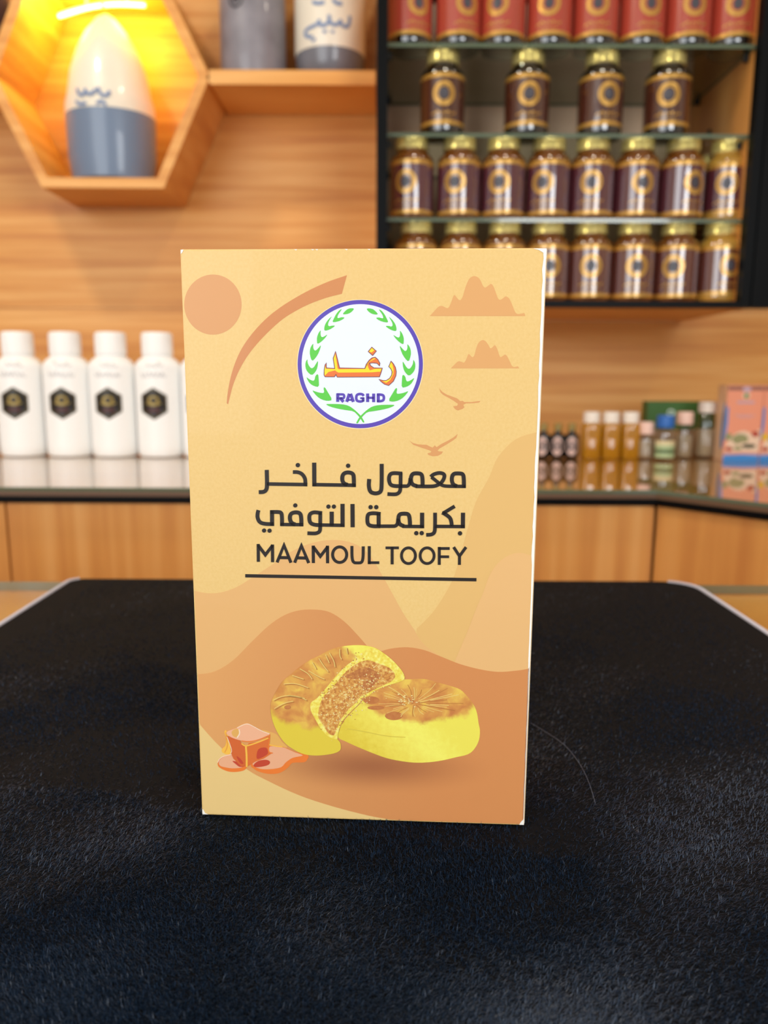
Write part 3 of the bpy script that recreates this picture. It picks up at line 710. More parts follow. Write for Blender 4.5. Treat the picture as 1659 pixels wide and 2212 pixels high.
keep[inpoly([(-200, 1425), (130, 1436), (250, 1405), (330, 1440), (430, 1455), (430, 1240), (1150, 1240), (1150, 1350), (1400, 1455), (1540, 1505), (1900, 1530), (1800, 1225), (-200, 1225)])] = .20
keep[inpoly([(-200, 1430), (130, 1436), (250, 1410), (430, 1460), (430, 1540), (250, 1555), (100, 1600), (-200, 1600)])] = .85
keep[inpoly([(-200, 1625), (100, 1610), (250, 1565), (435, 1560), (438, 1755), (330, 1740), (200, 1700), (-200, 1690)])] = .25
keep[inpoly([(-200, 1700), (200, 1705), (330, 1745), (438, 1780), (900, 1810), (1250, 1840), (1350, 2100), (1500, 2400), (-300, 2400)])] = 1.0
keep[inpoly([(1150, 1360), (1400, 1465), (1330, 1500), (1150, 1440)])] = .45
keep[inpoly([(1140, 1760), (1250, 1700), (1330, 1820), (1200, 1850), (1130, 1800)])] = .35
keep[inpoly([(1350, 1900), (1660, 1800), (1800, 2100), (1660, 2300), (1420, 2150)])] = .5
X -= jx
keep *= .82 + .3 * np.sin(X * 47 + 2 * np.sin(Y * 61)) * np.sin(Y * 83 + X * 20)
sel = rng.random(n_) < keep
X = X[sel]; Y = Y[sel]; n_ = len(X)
fld = (np.sin(X * 21 + 1.3 * np.sin(Y * 17)) + np.sin(Y * 39 + X * 9 + 2.0 * np.sin(X * 13)) + .7 * np.sin(X * 57 - Y * 43)) / 2.7
ang = -1.1 + 1.5 * fld + rng.normal(0, .75, n_)
lean = np.clip(.85 + .35 * fld + rng.normal(0, .28, n_), .1, 1.45)
ln = rng.uniform(.0014, .0029, n_) * np.clip(1 - .0 * Y, .5, 1); wd = rng.uniform(.00006, .00014, n_) * np.clip(.7 + 1.4 * Y, 1, 1.8)
tx = np.cos(ang) * np.sin(lean) * ln; ty = np.sin(ang) * np.sin(lean) * ln; tz = np.cos(lean) * ln
sx_ = -np.sin(ang) * wd; sy_ = np.cos(ang) * wd
Z0 = CLOTH_Z - .0010
V = np.empty((n_, 5, 3), np.float32)
V[:, 0] = np.stack([X - sx_, Y - sy_, np.full(n_, Z0)], 1); V[:, 1] = np.stack([X + sx_, Y + sy_, np.full(n_, Z0)], 1)
mx_, my_, mz_ = X + tx * .45, Y + ty * .45, Z0 + tz * .62
V[:, 2] = np.stack([mx_ + sx_ * .8, my_ + sy_ * .8, mz_], 1); V[:, 3] = np.stack([mx_ - sx_ * .8, my_ - sy_ * .8, mz_], 1)
V[:, 4] = np.stack([X + tx, Y + ty, Z0 + tz], 1)
V -= np.array([0, .3, CLOTH_Z], np.float32)
base = (np.arange(n_) * 5)[:, None]
loops = np.concatenate([base + np.array([0, 1, 2, 3]), base + np.array([3, 2, 4])], 1).astype(np.int32).ravel()
starts = np.stack([np.arange(n_) * 7, np.arange(n_) * 7 + 4], 1).astype(np.int32).ravel()
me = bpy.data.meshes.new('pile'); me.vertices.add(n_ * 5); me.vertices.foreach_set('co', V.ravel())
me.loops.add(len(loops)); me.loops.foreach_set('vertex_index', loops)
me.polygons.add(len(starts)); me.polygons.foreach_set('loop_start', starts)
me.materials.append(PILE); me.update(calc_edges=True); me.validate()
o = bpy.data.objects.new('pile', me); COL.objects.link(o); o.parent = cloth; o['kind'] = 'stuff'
# a stray thread on the cloth
HAIR = M('stray thread', '6a6f80', .5)
hp = [ath(px_, py_, CLOTH_Z + .0006) for px_, py_ in catmull([(1147, 1562), (1185, 1585), (1222, 1612), (1252, 1650), (1272, 1690), (1286, 1735)], 5)]
mb = MB(); mb.tube(hp, .00010, HAIR, 6); o = mb.build('thread', None, smooth=True)
tag(o, 'thin pale stray thread lying on the black cloth right of the box', 'thread')


# ------------------------------------------------------------------ the tan printed carton
bx = thing('pastry_box', 'upright tan printed carton with round purple-ringed emblem, standing on the black cloth', 'box', (BX, BYc, CLOTH_Z), BYAW)
_bi = Matrix.Translation((BX, BYc, CLOTH_Z)) @ Matrix.Rotation(BYAW, 4, 'Z'); _bi = _bi.inverted()
_nb = Vector((math.sin(BYAW), -math.cos(BYAW), 0))
def F(px, py):                         # point of the front face seen at a photo pixel -> (across, up) on the face
    d = ray(px, py); k = (Vector((BX, BYc, CLOTH_Z)) - CAM).dot(_nb) / d.dot(_nb)
    q = _bi @ (CAM + d * k); return (q.x, q.z)
HW = BW / 2
def clampf(p): return (max(-HW + .0006, min(HW - .0006, p[0])), max(.0006, min(BHt - .0006, p[1])))
PAPER = dict(rough=0.36, spec=0.45)
def paper(name, c): 
    m = M(name, c, 0.38, spec=0.4, coat=0.12)
    return m
KRAFT = noise_mat('printed tan card', [(0.3, 'ebc37a'), (0.7, 'eec882')], (1, 1, 1), 900, 2, 0.38, bump=0.06, spec=0.4, coat=0.1)
SIDE = paper('brown side print', 'b06f42'); WHITE_CARD = M('worn white card', 'fbf6ec', .7)
# body
mb = MB(); mb.box((-HW, 0, 0), (HW, BD, BHt), KRAFT)
body = mb.build('carton', bx, bevel=.0007)
body.data.materials.append(SIDE); body.data.materials.append(WHITE_CARD)
for p in body.data.polygons:
    nn = p.normal
    if nn.y < -.95: p.material_index = 0
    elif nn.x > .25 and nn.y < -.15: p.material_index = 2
    else: p.material_index = 1
mb = MB()
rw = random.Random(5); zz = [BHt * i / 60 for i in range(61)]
edge = [(HW - .0009 - (.0004 if z > .1 else .0001) * rw.random() - .0003 * (z / BHt), z) for z in zz]  # uneven white strip down the right front edge
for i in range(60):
    mb.add([(edge[i][0], -.00012, max(.0008, zz[i])), (HW - .0004, -.00012, max(.0008, zz[i])), (HW - .0004, -.00012, min(BHt - .0008, zz[i + 1])), (edge[i + 1][0], -.00012, min(BHt - .0008, zz[i + 1]))], [(0, 1, 2, 3)], WHITE_CARD)
o = mb.build('white_edge', bx); o['label'] = 'white right edge'
def fleck(pts):
    mb = MB(); mb.poly([(x, -.00016, z) for x, z in pts], WHITE_CARD); o = mb.build('worn_fleck', bx); o['label'] = 'white worn fleck of bare card'
fleck([(-HW + .0003, BHt - .0003), (-HW + .0014, BHt - .0003), (-HW + .0009, BHt - .0012), (-HW + .0003, BHt - .0018)])
fleck([(-HW + .0003, .0003), (-HW + .0028, .0003), (-HW + .0014, .0009), (-HW + .0007, .0024), (-HW + .0003, .0026)])
fleck([(HW - .0003, .0003), (HW - .0022, .0003), (HW - .0015, .0016), (HW - .0003, .003)])
fleck([(HW - .0003, BHt - .0003), (HW - .005, BHt - .0003), (HW - .003, BHt - .0008), (HW - .0009, BHt - .002), (HW - .0003, BHt - .004)])
for fx in (-.024, -.018, -.0165, -.006, .002): fleck([(fx, BHt - .0003), (fx + .0012, BHt - .0003), (fx + .0008, BHt - .0007)])
def layer(mb_, pts, mat, off, cl=True):
    q = [F(*p) for p in pts]; q = [clampf(p) for p in q] if cl else q
    mb_.poly([(p[0], -off, p[1]) for p in q], mat)
def zm(ox, oy, k, pts): return [(ox + k * x, oy + k * y) for x, y in pts]
U = .00003                              # one ink layer
# --- printed dunes
D1 = paper('dune pale', 'e7b972'); D2 = paper('dune sand', 'e8b474'); D3 = paper('dune light sand', 'ebb97a'); CORN = paper('corner cream', 'ecc985')
D4 = M('dune terracotta', 'dc9a5c', .38, spec=.4, coat=.12)
tc = nd(D4, 'ShaderNodeTexCoord'); sx2 = nd(D4, 'ShaderNodeSeparateXYZ'); lk(D4, tc.outputs['Object'], sx2.inputs[0])
mr = nd(D4, 'ShaderNodeMapRange'); mr.inputs['From Min'].default_value = -.06; mr.inputs['From Max'].default_value = .03; lk(D4, sx2.outputs['X'], mr.inputs[0])
rp = ramp(D4, [(0, 'e3a465'), (.6, 'd8935a'), (1, 'd88f56')]); lk(D4, mr.outputs[0], rp.inputs[0])
# soft printed shadow below the pastry picture (part of the printed picture)
sc = F(800, 1655); mp = nd(D4, 'ShaderNodeMapping'); lk(D4, tc.outputs['Object'], mp.inputs[0])
mp.inputs['Location'].default_value = (-sc[0] / .052, 0, -sc[1] / .0125); mp.inputs['Scale'].default_value = (1 / .052, 0, 1 / .0125)
ln_ = nd(D4, 'ShaderNodeVectorMath', operation='LENGTH'); lk(D4, mp.outputs[0], ln_.inputs[0])
m2 = nd(D4, 'ShaderNodeMapRange', interpolation_type='SMOOTHSTEP'); m2.inputs['From Min'].default_value = 1.0; m2.inputs['From Max'].default_value = 0.0; m2.inputs['To Max'].default_value = .75
lk(D4, ln_.outputs['Value'], m2.inputs[0])
mxc = nd(D4, 'ShaderNodeMix', data_type='RGBA'); lk(D4, m2.outputs[0], mxc.inputs[0]); lk(D4, rp.outputs[0], mxc.inputs[6]); mxc.inputs[7].default_value = lin('96583c')
lk(D4, mxc.outputs[2], D4.node_tree.nodes['Principled BSDF'].inputs['Base Color'])
BOT_ = [(1180, 1900), (380, 1900)]
mb = MB()
l1 = [(1250, 934), (1200, 930), (1160, 934), (1114, 949), (1076, 987), (1057, 1030), (1029, 1082), (1014, 1130), (995, 1197), (981, 1244), (962, 1282), (933, 1325), (900, 1358)]
layer(mb, catmull(l1, 4) + [(900, 1460), (1200, 1460)], D1, U)
l2 = zm(400, 930, .476, [(0, 715), (40, 727), (100, 738), (160, 735), (230, 712), (300, 670), (400, 605), (480, 550), (560, 515), (640, 498), (720, 500), (790, 525), (840, 570), (890, 650), (940, 740), (990, 830), (1040, 905)]) + [(912, 1388), (940, 1410), (975, 1428), (1040, 1450)]
layer(mb, catmull(l2, 4) + BOT_, D2, 2 * U)
l3 = [(1200, 1212), (1152, 1201), (1124, 1194), (1100, 1199), (1076, 1216), (1057, 1244), (1043, 1282), (1028, 1316), (1014, 1354), (1000, 1387), (983, 1427)]
layer(mb, catmull(l3, 4) + [(975, 1470), (1200, 1470)], D3, 3 * U)
l5 = [(390, 1452), (429, 1456), (467, 1449), (505, 1425), (543, 1387), (581, 1351), (614, 1329), (648, 1318), (686, 1317), (714, 1323), (743, 1342), (767, 1366), (790, 1392), (809, 1416)]
l4 = [(809, 1416), (817, 1409), (844, 1401), (880, 1398), (916, 1404), (952, 1418), (993, 1434), (1034, 1445), (1074, 1451), (1110, 1449), (1142, 1444), (1190, 1430)]
layer(mb, catmull(l5, 4) + catmull(l4, 4) + BOT_, D4, 4 * U)
l6 = [(425, 1553), (433, 1566), (477, 1614), (533, 1661), (578, 1686), (645, 1717), (717, 1741), (794, 1761), (844, 1770), (900, 1779)]
layer(mb, catmull(l6, 4) + [(900, 1900), (380, 1900)], CORN, 5 * U)
mb.build('dune_print', bx)
# --- printed sky motifs
SUNC = paper('sun print', 'dd9d62'); ARCC = paper('arc print', 'd58c55'); CLDC = paper('cloud print', 'e3a869')
mb = MB(); layer(mb, ellipse(460, 658, 62, 65, 64), SUNC, U); mb.build('sun_print', bx)
k = .2411
arc_o = zm(380, 560, k, [(455, 1290), (465, 1190), (490, 1060), (530, 930), (590, 800), (680, 670), (800, 540), (930, 435), (1080, 340), (1230, 260), (1380, 195), (1533, 143)])
arc_i = zm(380, 560, k, [(1487, 310), (1350, 345), (1200, 400), (1080, 460), (960, 535), (840, 640), (730, 755), (640, 870), (570, 990), (515, 1120), (485, 1230), (468, 1300)])
mb = MB(); layer(mb, catmull(arc_o, 4) + catmull(arc_i, 4), ARCC, U); mb.build('arc_print', bx)
k = .1989
cl1 = [(343, 517), (400, 455), (440, 415), (480, 407), (540, 430), (575, 370), (600, 300), (617, 290), (640, 320), (672, 345), (700, 310), (720, 240), (740, 180), (770, 115), (800, 90), (830, 83), (865, 95), (895, 130), (920, 185), (945, 207), (980, 185), (1010, 167), (1035, 195), (1060, 260), (1085, 325), (1110, 340), (1140, 322), (1170, 303), (1205, 325), (1235, 385), (1265, 460), (1290, 492), (1330, 492), (1370, 485), (1380, 517)]
cl2 = [(572, 1085), (620, 1035), (655, 1008), (685, 1012), (715, 1022), (740, 985), (760, 935), (772, 930), (790, 950), (810, 963), (830, 935), (850, 860), (875, 805), (915, 777), (950, 790), (980, 830), (1000, 865), (1020, 860), (1050, 833), (1075, 870), (1100, 945), (1115, 962), (1140, 948), (1162, 935), (1185, 955), (1215, 1015), (1235, 1055), (1260, 1070), (1300, 1063), (1313, 1085)]
for c_ in (cl1, cl2):
    mb = MB(); layer(mb, catmull(zm(860, 580, k, c_), 3), CLDC, U); mb.build('cloud_print', bx)
bd1 = [(445, 1300), (480, 1340), (530, 1370), (600, 1395), (640, 1410), (675, 1440), (700, 1437), (720, 1450), (800, 1450), (850, 1443), (895, 1438), (880, 1455), (820, 1463), (740, 1465), (710, 1478), (712, 1495), (722, 1505), (700, 1525), (650, 1542), (620, 1530), (597, 1497), (640, 1490), (650, 1470), (600, 1435), (540, 1400), (485, 1370), (460, 1345)]
bd2 = [(120, 1868), (160, 1895), (220, 1910), (310, 1915), (340, 1930), (375, 1945), (398, 1920), (418, 1940), (470, 1905), (540, 1870), (600, 1835), (648, 1795), (632, 1840), (600, 1865), (520, 1915), (450, 1955), (430, 1975), (440, 1985), (488, 1988), (470, 2015), (430, 2035), (375, 2040), (330, 2025), (318, 2008), (350, 2000), (362, 1985), (340, 1975), (250, 1945), (165, 1915)]
for c_ in (bd1, bd2):
    mb = MB(); layer(mb, zm(860, 580, k, c_), SUNC, U); mb.build('bird_print', bx)
# --- raised strokes
def stroke(mb_, pts, wd_px, mat, lo, hi, smooth=True, closed=False, it=2):
    p = chaikin(pts, it, closed) if (smooth and len(pts) > 2) else pts
    L, R_ = ribbon(p, wd_px, closed); n_ = len(p); L = [F(*q) for q in L]; R_ = [F(*q) for q in R_]
    vs = []
    for a_, b_ in zip(L, R_): vs += [(a_[0], -lo, a_[1]), (a_[0], -hi, a_[1]), (b_[0], -hi, b_[1]), (b_[0], -lo, b_[1])]
    fs = []
    for i in range(n_ if closed else n_ - 1):
        a_ = i * 4; b_ = ((i + 1) % n_) * 4
        for q in range(3): fs.append((a_ + q, b_ + q, b_ + q + 1, a_ + q + 1))
    if not closed: fs += [(0, 1, 2, 3), tuple((n_ - 1) * 4 + q for q in (3, 2, 1, 0))]
    mb_.add(vs, fs, mat)
def dot(mb_, cx, cy, r, mat, lo, hi):
    e = [F(*p) for p in ellipse(cx, cy, r, r, 24)]; n_ = len(e)
    vs = [(a, -lo, b) for a, b in e] + [(a, -hi, b) for a, b in e]
    mb_.add(vs, [tuple(range(n_, 2 * n_))] + [(i, (i + 1) % n_, (i + 1) % n_ + n_, i + n_) for i in range(n_)], mat)
INK = M('raised black varnish ink', '2a211c', .3, coat=.15)
LO, HI = 0.0, .00022
def word(name, ox, oy, k, strokes, dots=(), dr=31):
    mb_ = MB()
    for pts, wd, sm in strokes: stroke(mb_, zm(ox, oy, k, pts), wd * k, INK, LO, HI, sm)
    for x, y in dots: dot(mb_, ox + k * x, oy + k * y, dr * k, INK, LO, HI)
    return mb_
HEAD = bpy.data.objects.new('headline_lettering', None); HEAD.empty_display_size = .01; COL.objects.link(HEAD); HEAD.parent = bx
k = .15069
w1 = word('', 540, 980, k, [
    ([(1490, 475), (1490, 350), (1480, 285), (1408, 262), (1335, 285), (1318, 360), (1340, 425), (1400, 447)], 56, True),
    ([(1518, 452), (898, 442)], 50, False), ([(921, 128), (923, 466)], 58, False),
    ([(617, 262), (690, 262), (750, 290), (790, 350), (795, 410), (795, 466)], 52, True), ([(822, 442), (245, 433)], 50, False),
    ([(241, 232), (246, 440), (240, 510), (205, 548), (128, 550)], 56, True)], [(1407, 172), (687, 163)])
w1.build('word', HEAD)
w2_ = word('', 770, 980, k, [
    ([(1540, 490), (1540, 370), (1530, 290), (1468, 280), (1385, 285), (1362, 360), (1380, 440), (1440, 466)], 56, True),
    ([(1565, 468), (1290, 466), (1230, 455), (1180, 420), (1120, 370), (1075, 335)], 48, True),
    ([(1063, 330), (1110, 290), (1200, 270), (1265, 295), (1255, 360), (1210, 425), (1130, 465), (1040, 469), (850, 466)], 52, True),
    ([(948, 468), (948, 360), (935, 290), (873, 278), (800, 285), (775, 360), (795, 440), (870, 466)], 56, True),
    ([(772, 350), (765, 425), (735, 465), (690, 464), (630, 464)], 50, True),
    ([(634, 272), (632, 470), (625, 545), (580, 580), (520, 582), (445, 577)], 52, True),
    ([(655, 462), (560, 465), (490, 450), (466, 390), (466, 330), (490, 285), (545, 275), (655, 285)], 54, True),
    ([(362, 145), (362, 470), (350, 545), (300, 568), (250, 568), (195, 545), (175, 460), (183, 362)], 56, True)])
w2_.build('word', HEAD)
w3 = word('', 540, 1075, k, [
    ([(1470, 90), (1472, 422)], 58, False), ([(1327, 88), (1328, 415)], 58, False), ([(1356, 396), (1000, 390)], 48, False), ([(1172, 200), (1172, 400)], 58, False),
    ([(1008, 205), (1008, 420), (1003, 485), (955, 510), (900, 512), (825, 508)], 52, True),
    ([(1030, 392), (930, 390), (865, 365), (848, 300), (855, 235), (905, 208), (960, 210), (1032, 221)], 54, True),
    ([(737, 410), (737, 290), (722, 220), (655, 205), (585, 225), (568, 290), (590, 360), (650, 384)], 56, True), ([(764, 386), (436, 383)], 48, False),
    ([(460, 404), (460, 280), (450, 210), (390, 203), (290, 205)], 54, True), ([(316, 183), (318, 402)], 56, False),
    ([(345, 377), (220, 377), (140, 355), (108, 290), (108, 230), (122, 178)], 54, True)],
    [(1125, 127), (1203, 127), (650, 110), (203, 470), (281, 472)], 30)
w3.build('word', HEAD)
w4 = word('', 770, 1075, k, [
    ([(1527, 215), (1525, 437)], 58, False), ([(1550, 413), (1120, 410)], 48, False),
    ([(1408, 122), (1238, 225)], 50, False), ([(1230, 212), (1290, 245), (1345, 290), (1362, 350), (1366, 412)], 54, True),
    ([(1127, 215), (1127, 420), (1120, 500), (1075, 530), (1000, 532)], 52, True),
    ([(941, 215), (941, 437)], 58, False), ([(968, 413), (660, 410)], 48, False),
    ([(768, 412), (765, 310), (750, 235), (685, 226), (612, 235), (597, 310), (615, 380), (680, 408)], 56, True),
    ([(597, 300), (590, 375), (560, 407), (510, 408), (318, 408)], 50, True),
    ([(318, 220), (318, 412)], 56, False),
    ([(345, 408), (240, 410), (165, 390), (153, 310), (165, 235), (215, 222), (270, 222), (345, 232)], 54, True)],
    [(1484, 510), (858, 508), (935, 507), (203, 135), (284, 135)])
w4.build('word', HEAD)
k = .15672
def oval(cx, cy, rx, ry): return ellipse(cx, cy, rx, ry, 44)
wl = MB()
def ws(ox, pts, wd=42, sm=False): stroke(wl, zm(ox, 1160, k, pts), wd * k, INK, LO, HI, sm)
for pts in ([(242, 95), (244, 340)], [(438, 103), (440, 345)], [(238, 108), (340, 245), (442, 112)], [(502, 348), (597, 112), (693, 352)], [(535, 282), (662, 284)], [(744, 352), (837, 118), (938, 357)], [(782, 286), (900, 289)],
            [(1000, 117), (1002, 357)], [(1196, 118), (1198, 360)], [(996, 128), (1098, 265), (1202, 130)]): ws(520, pts)
stroke(wl, zm(520, 1160, k, oval(1364, 242, 97, 107)), 40 * k, INK, LO, HI, False, True)
ws(520, [(1533, 122), (1533, 290), (1555, 353), (1612, 356), (1668, 353), (1688, 290), (1689, 128)], 40, True)
wl.build('word', HEAD)
L_ = MB(); wl = MB()
ws(780, [(113, 125), (113, 372)], 40); ws(780, [(95, 352), (250, 352)], 36)
ws(780, [(338, 148), (520, 148)], 36); ws(780, [(428, 140), (428, 375)], 40)
for c_ in ((653, 256), (910, 256)): stroke(wl, zm(780, 1160, k, oval(c_[0], c_[1], 96, 108)), 38 * k, INK, LO, HI, False, True)
ws(780, [(1078, 136), (1077, 382)], 40); ws(780, [(1062, 157), (1220, 157)], 38); ws(780, [(1077, 270), (1212, 271)], 36)
ws(780, [(1276, 138), (1356, 262), (1446, 138)], 40); ws(780, [(1356, 250), (1355, 382)], 40)
wl.build('word', HEAD)
mb = MB(); stroke(mb, [(530, 1243.5), (1029, 1252)], 7, INK, LO, HI, False); mb.build('underline', HEAD)

# --- round emblem
PURP = M('purple ink', '5f49b4', .3, coat=.3); BADGE = M('white emblem ground', 'eef2fb', .3, coat=.3); GRN = M('leaf green ink', '62cf4a', .3, coat=.3); HALO = paper('cream halo', 'fbe6b4')
YEL = M('yellow ink', 'fbe12c', .3, coat=.3); ORG = M('orange ink', 'ee7a3a', .3, coat=.3); OUT = M('dark outline ink', '7a3a4a', .4)
k = .18083
def z5(pts): return zm(630, 640, k, pts)
em = MB(); layer(em, z5(ellipse(820, 812, 758, 774, 96)), HALO, 2 * U); layer(em, z5(ellipse(820, 810, 748, 766, 96)), PURP, 3 * U)
EM = em.build('emblem', bx)
mb = MB(); layer(mb, z5(ellipse(820, 810, 700, 716, 96)), BADGE, 4 * U); mb.build('ground', EM)
leaves = [[(605, 217), (640, 175), (680, 145), (747, 142), (735, 170), (700, 200), (660, 215)],
 [(605, 150), (570, 165), (530, 215), (505, 265), (485, 310), (530, 308), (590, 290), (640, 255), (600, 249), (570, 258), (548, 262), (548, 240), (565, 205)],
 [(485, 235), (440, 275), (405, 325), (390, 370), (390, 412), (430, 408), (480, 385), (525, 350), (480, 350), (450, 360), (434, 345), (440, 310), (460, 275)],
 [(350, 400), (320, 440), (303, 490), (302, 530), (307, 572), (350, 548), (400, 500), (432, 452), (390, 480), (365, 490), (350, 478), (345, 440)],
 [(262, 560), (230, 600), (217, 650), (218, 700), (243, 780), (290, 735), (330, 665), (355, 575), (320, 620), (285, 653), (264, 635), (257, 600)],
 [(190, 745), (165, 790), (165, 850), (185, 900), (240, 948), (285, 905), (310, 850), (318, 765), (295, 800), (265, 850), (235, 863), (207, 830), (190, 790)],
 [(175, 963), (210, 990), (250, 1010), (273, 1005), (285, 945), (318, 925), (325, 1000), (328, 1085), (270, 1075), (220, 1045), (190, 1000)],
 [(240, 1118), (290, 1140), (350, 1155), (392, 1155), (380, 1092), (397, 1085), (430, 1140), (490, 1240), (430, 1252), (360, 1235), (300, 1195)],
 [(400, 1287), (480, 1285), (600, 1288), (680, 1305), (740, 1345), (790, 1390), (830, 1430), (860, 1480), (872, 1508), (850, 1508), (830, 1470), (790, 1420), (740, 1372), (660, 1362), (560, 1345), (460, 1320)]]
for s_ in (0, 1):
    mb = MB()
    for i, lf in enumerate(leaves):
        p = lf if not s_ else [(1642 - x, y + (2 + i)) for x, y in lf]
        layer(mb, z5(chaikin(p, 1, True)), GRN, (5 + s_) * U)
    mb.build('laurel', EM)
mb = MB()
gd = [(400, 962), (388, 940), (390, 880), (400, 820), (415, 797), (415, 855), (515, 862), (497, 740), (525, 660), (545, 740), (572, 855), (875, 862), (890, 815), (925, 765), (960, 735), (1000, 728), (1030, 755), (1055, 800), (1050, 830), (1020, 800), (970, 795), (930, 800), (945, 830), (985, 855), (1083, 858), (1070, 905), (1050, 962), (545, 965), (530, 935), (512, 962)]
ra = [(1188, 775), (1215, 805), (1240, 850), (1250, 900), (1245, 950), (1215, 1015), (1160, 1065), (1110, 1050), (1070, 1020), (1045, 992), (1090, 1005), (1130, 1005), (1170, 980), (1195, 940), (1200, 900), (1185, 865), (1160, 840)]
dm_ = [(958, 608), (1012, 655), (968, 707), (915, 660)]
for p in (gd, ra, dm_):
    layer(mb, z5(p), ORG, 7 * U); stroke(mb, z5(p), 7 * k, OUT, 8 * U, 8.5 * U, False, True)
for p in ([(395, 950), (393, 885), (403, 835), (411, 864), (520, 870), (503, 742), (522, 690), (533, 745), (550, 862), (565, 872), (878, 868), (900, 820), (935, 775), (985, 738), (1005, 745), (945, 775), (905, 805), (915, 850), (935, 885), (990, 868), (1075, 864), (1062, 900), (960, 908), (560, 912), (537, 900), (520, 885), (440, 905)],
          [(1187, 785), (1166, 838), (1190, 868), (1207, 905), (1198, 945), (1172, 987), (1130, 1011), (1085, 1011), (1130, 1035), (1178, 1000), (1215, 930), (1218, 875), (1205, 815)],
          [(958, 616), (990, 645), (955, 672), (924, 660)]):
    layer(mb, z5(p), YEL, 7.5 * U)
mb.build('arabic_lettering', EM)
mb = MB()
def rs(pts, wd=27, sm=False): stroke(mb, z5(pts), wd * 1.22 * k, PURP, 5 * U, 7 * U, sm)
rs([(551, 1160), (551, 1261)], 30); rs([(540, 1171), (585, 1171), (628, 1172), (628, 1218), (585, 1217), (540, 1217)], 23, True); rs([(580, 1215), (620, 1261)], 30)
rs([(658, 1261), (690, 1164)], 30); rs([(704, 1164), (738, 1261)], 30); rs([(672, 1238), (724, 1238)], 18)
rs([(862, 1190), (845, 1168), (800, 1166), (772, 1185), (772, 1240), (800, 1257), (845, 1255), (858, 1235)], 25, True); rs([(820, 1217), (867, 1217)], 19); rs([(856, 1210), (856, 1258)], 24)
rs([(908, 1161), (908, 1263)], 30); rs([(980, 1162), (980, 1264)], 30); rs([(905, 1212), (985, 1212)], 22)
rs([(1035, 1162), (1035, 1264)], 30); rs([(1024, 1174), (1065, 1173), (1102, 1185), (1102, 1240), (1065, 1254), (1024, 1253)], 25, True)
mb.build('latin_lettering', EM)

# --- pastry picture
def print_noise(name, stops, scale, mix=None, rot=None, rough=.4, detail=5, stretch=(1, 1, 1), dist=0.0):
    """ink picture: noise broken colours, optionally running from one to another up the face"""
    m = M(name, stops[0][1], rough, spec=.4, coat=.12); b = m.node_tree.nodes['Principled BSDF']
    tc = nd(m, 'ShaderNodeTexCoord'); mp = nd(m, 'ShaderNodeMapping'); mp.inputs['Scale'].default_value = stretch
    if rot: mp.inputs['Rotation'].default_value = rot
    nz = nd(m, 'ShaderNodeTexNoise'); nz.inputs['Scale'].default_value = scale; nz.inputs['Detail'].default_value = detail; nz.inputs['Distortion'].default_value = dist
    lk(m, tc.outputs['Object'], mp.inputs[0]); lk(m, mp.outputs[0], nz.inputs['Vector'])
    src = nz.outputs[0]
    if mix:
        (p0_, p1_, amt) = mix; a_ = Vector((p0_[0], 0, p0_[1])); b_ = Vector((p1_[0], 0, p1_[1])); d_ = b_ - a_
        vs_ = nd(m, 'ShaderNodeVectorMath', operation='SUBTRACT'); vs_.inputs[1].default_value = a_; lk(m, tc.outputs['Object'], vs_.inputs[0])
        dt = nd(m, 'ShaderNodeVectorMath', operation='DOT_PRODUCT'); dt.inputs[1].default_value = d_ / d_.length_squared; lk(m, vs_.outputs[0], dt.inputs[0])
        sb = nd(m, 'ShaderNodeMath', operation='SUBTRACT'); sb.inputs[1].default_value = .5; lk(m, nz.outputs[0], sb.inputs[0])
        ml = nd(m, 'ShaderNodeMath', operation='MULTIPLY_ADD'); ml.inputs[1].default_value = amt; lk(m, sb.outputs[0], ml.inputs[0]); lk(m, dt.outputs['Value'], ml.inputs[2])
        src = ml.outputs[0]
    r = ramp(m, stops); lk(m, src, r.inputs[0]); lk(m, r.outputs[0], b.inputs['Base Color']); return m
def FZ(p): return F(*p)
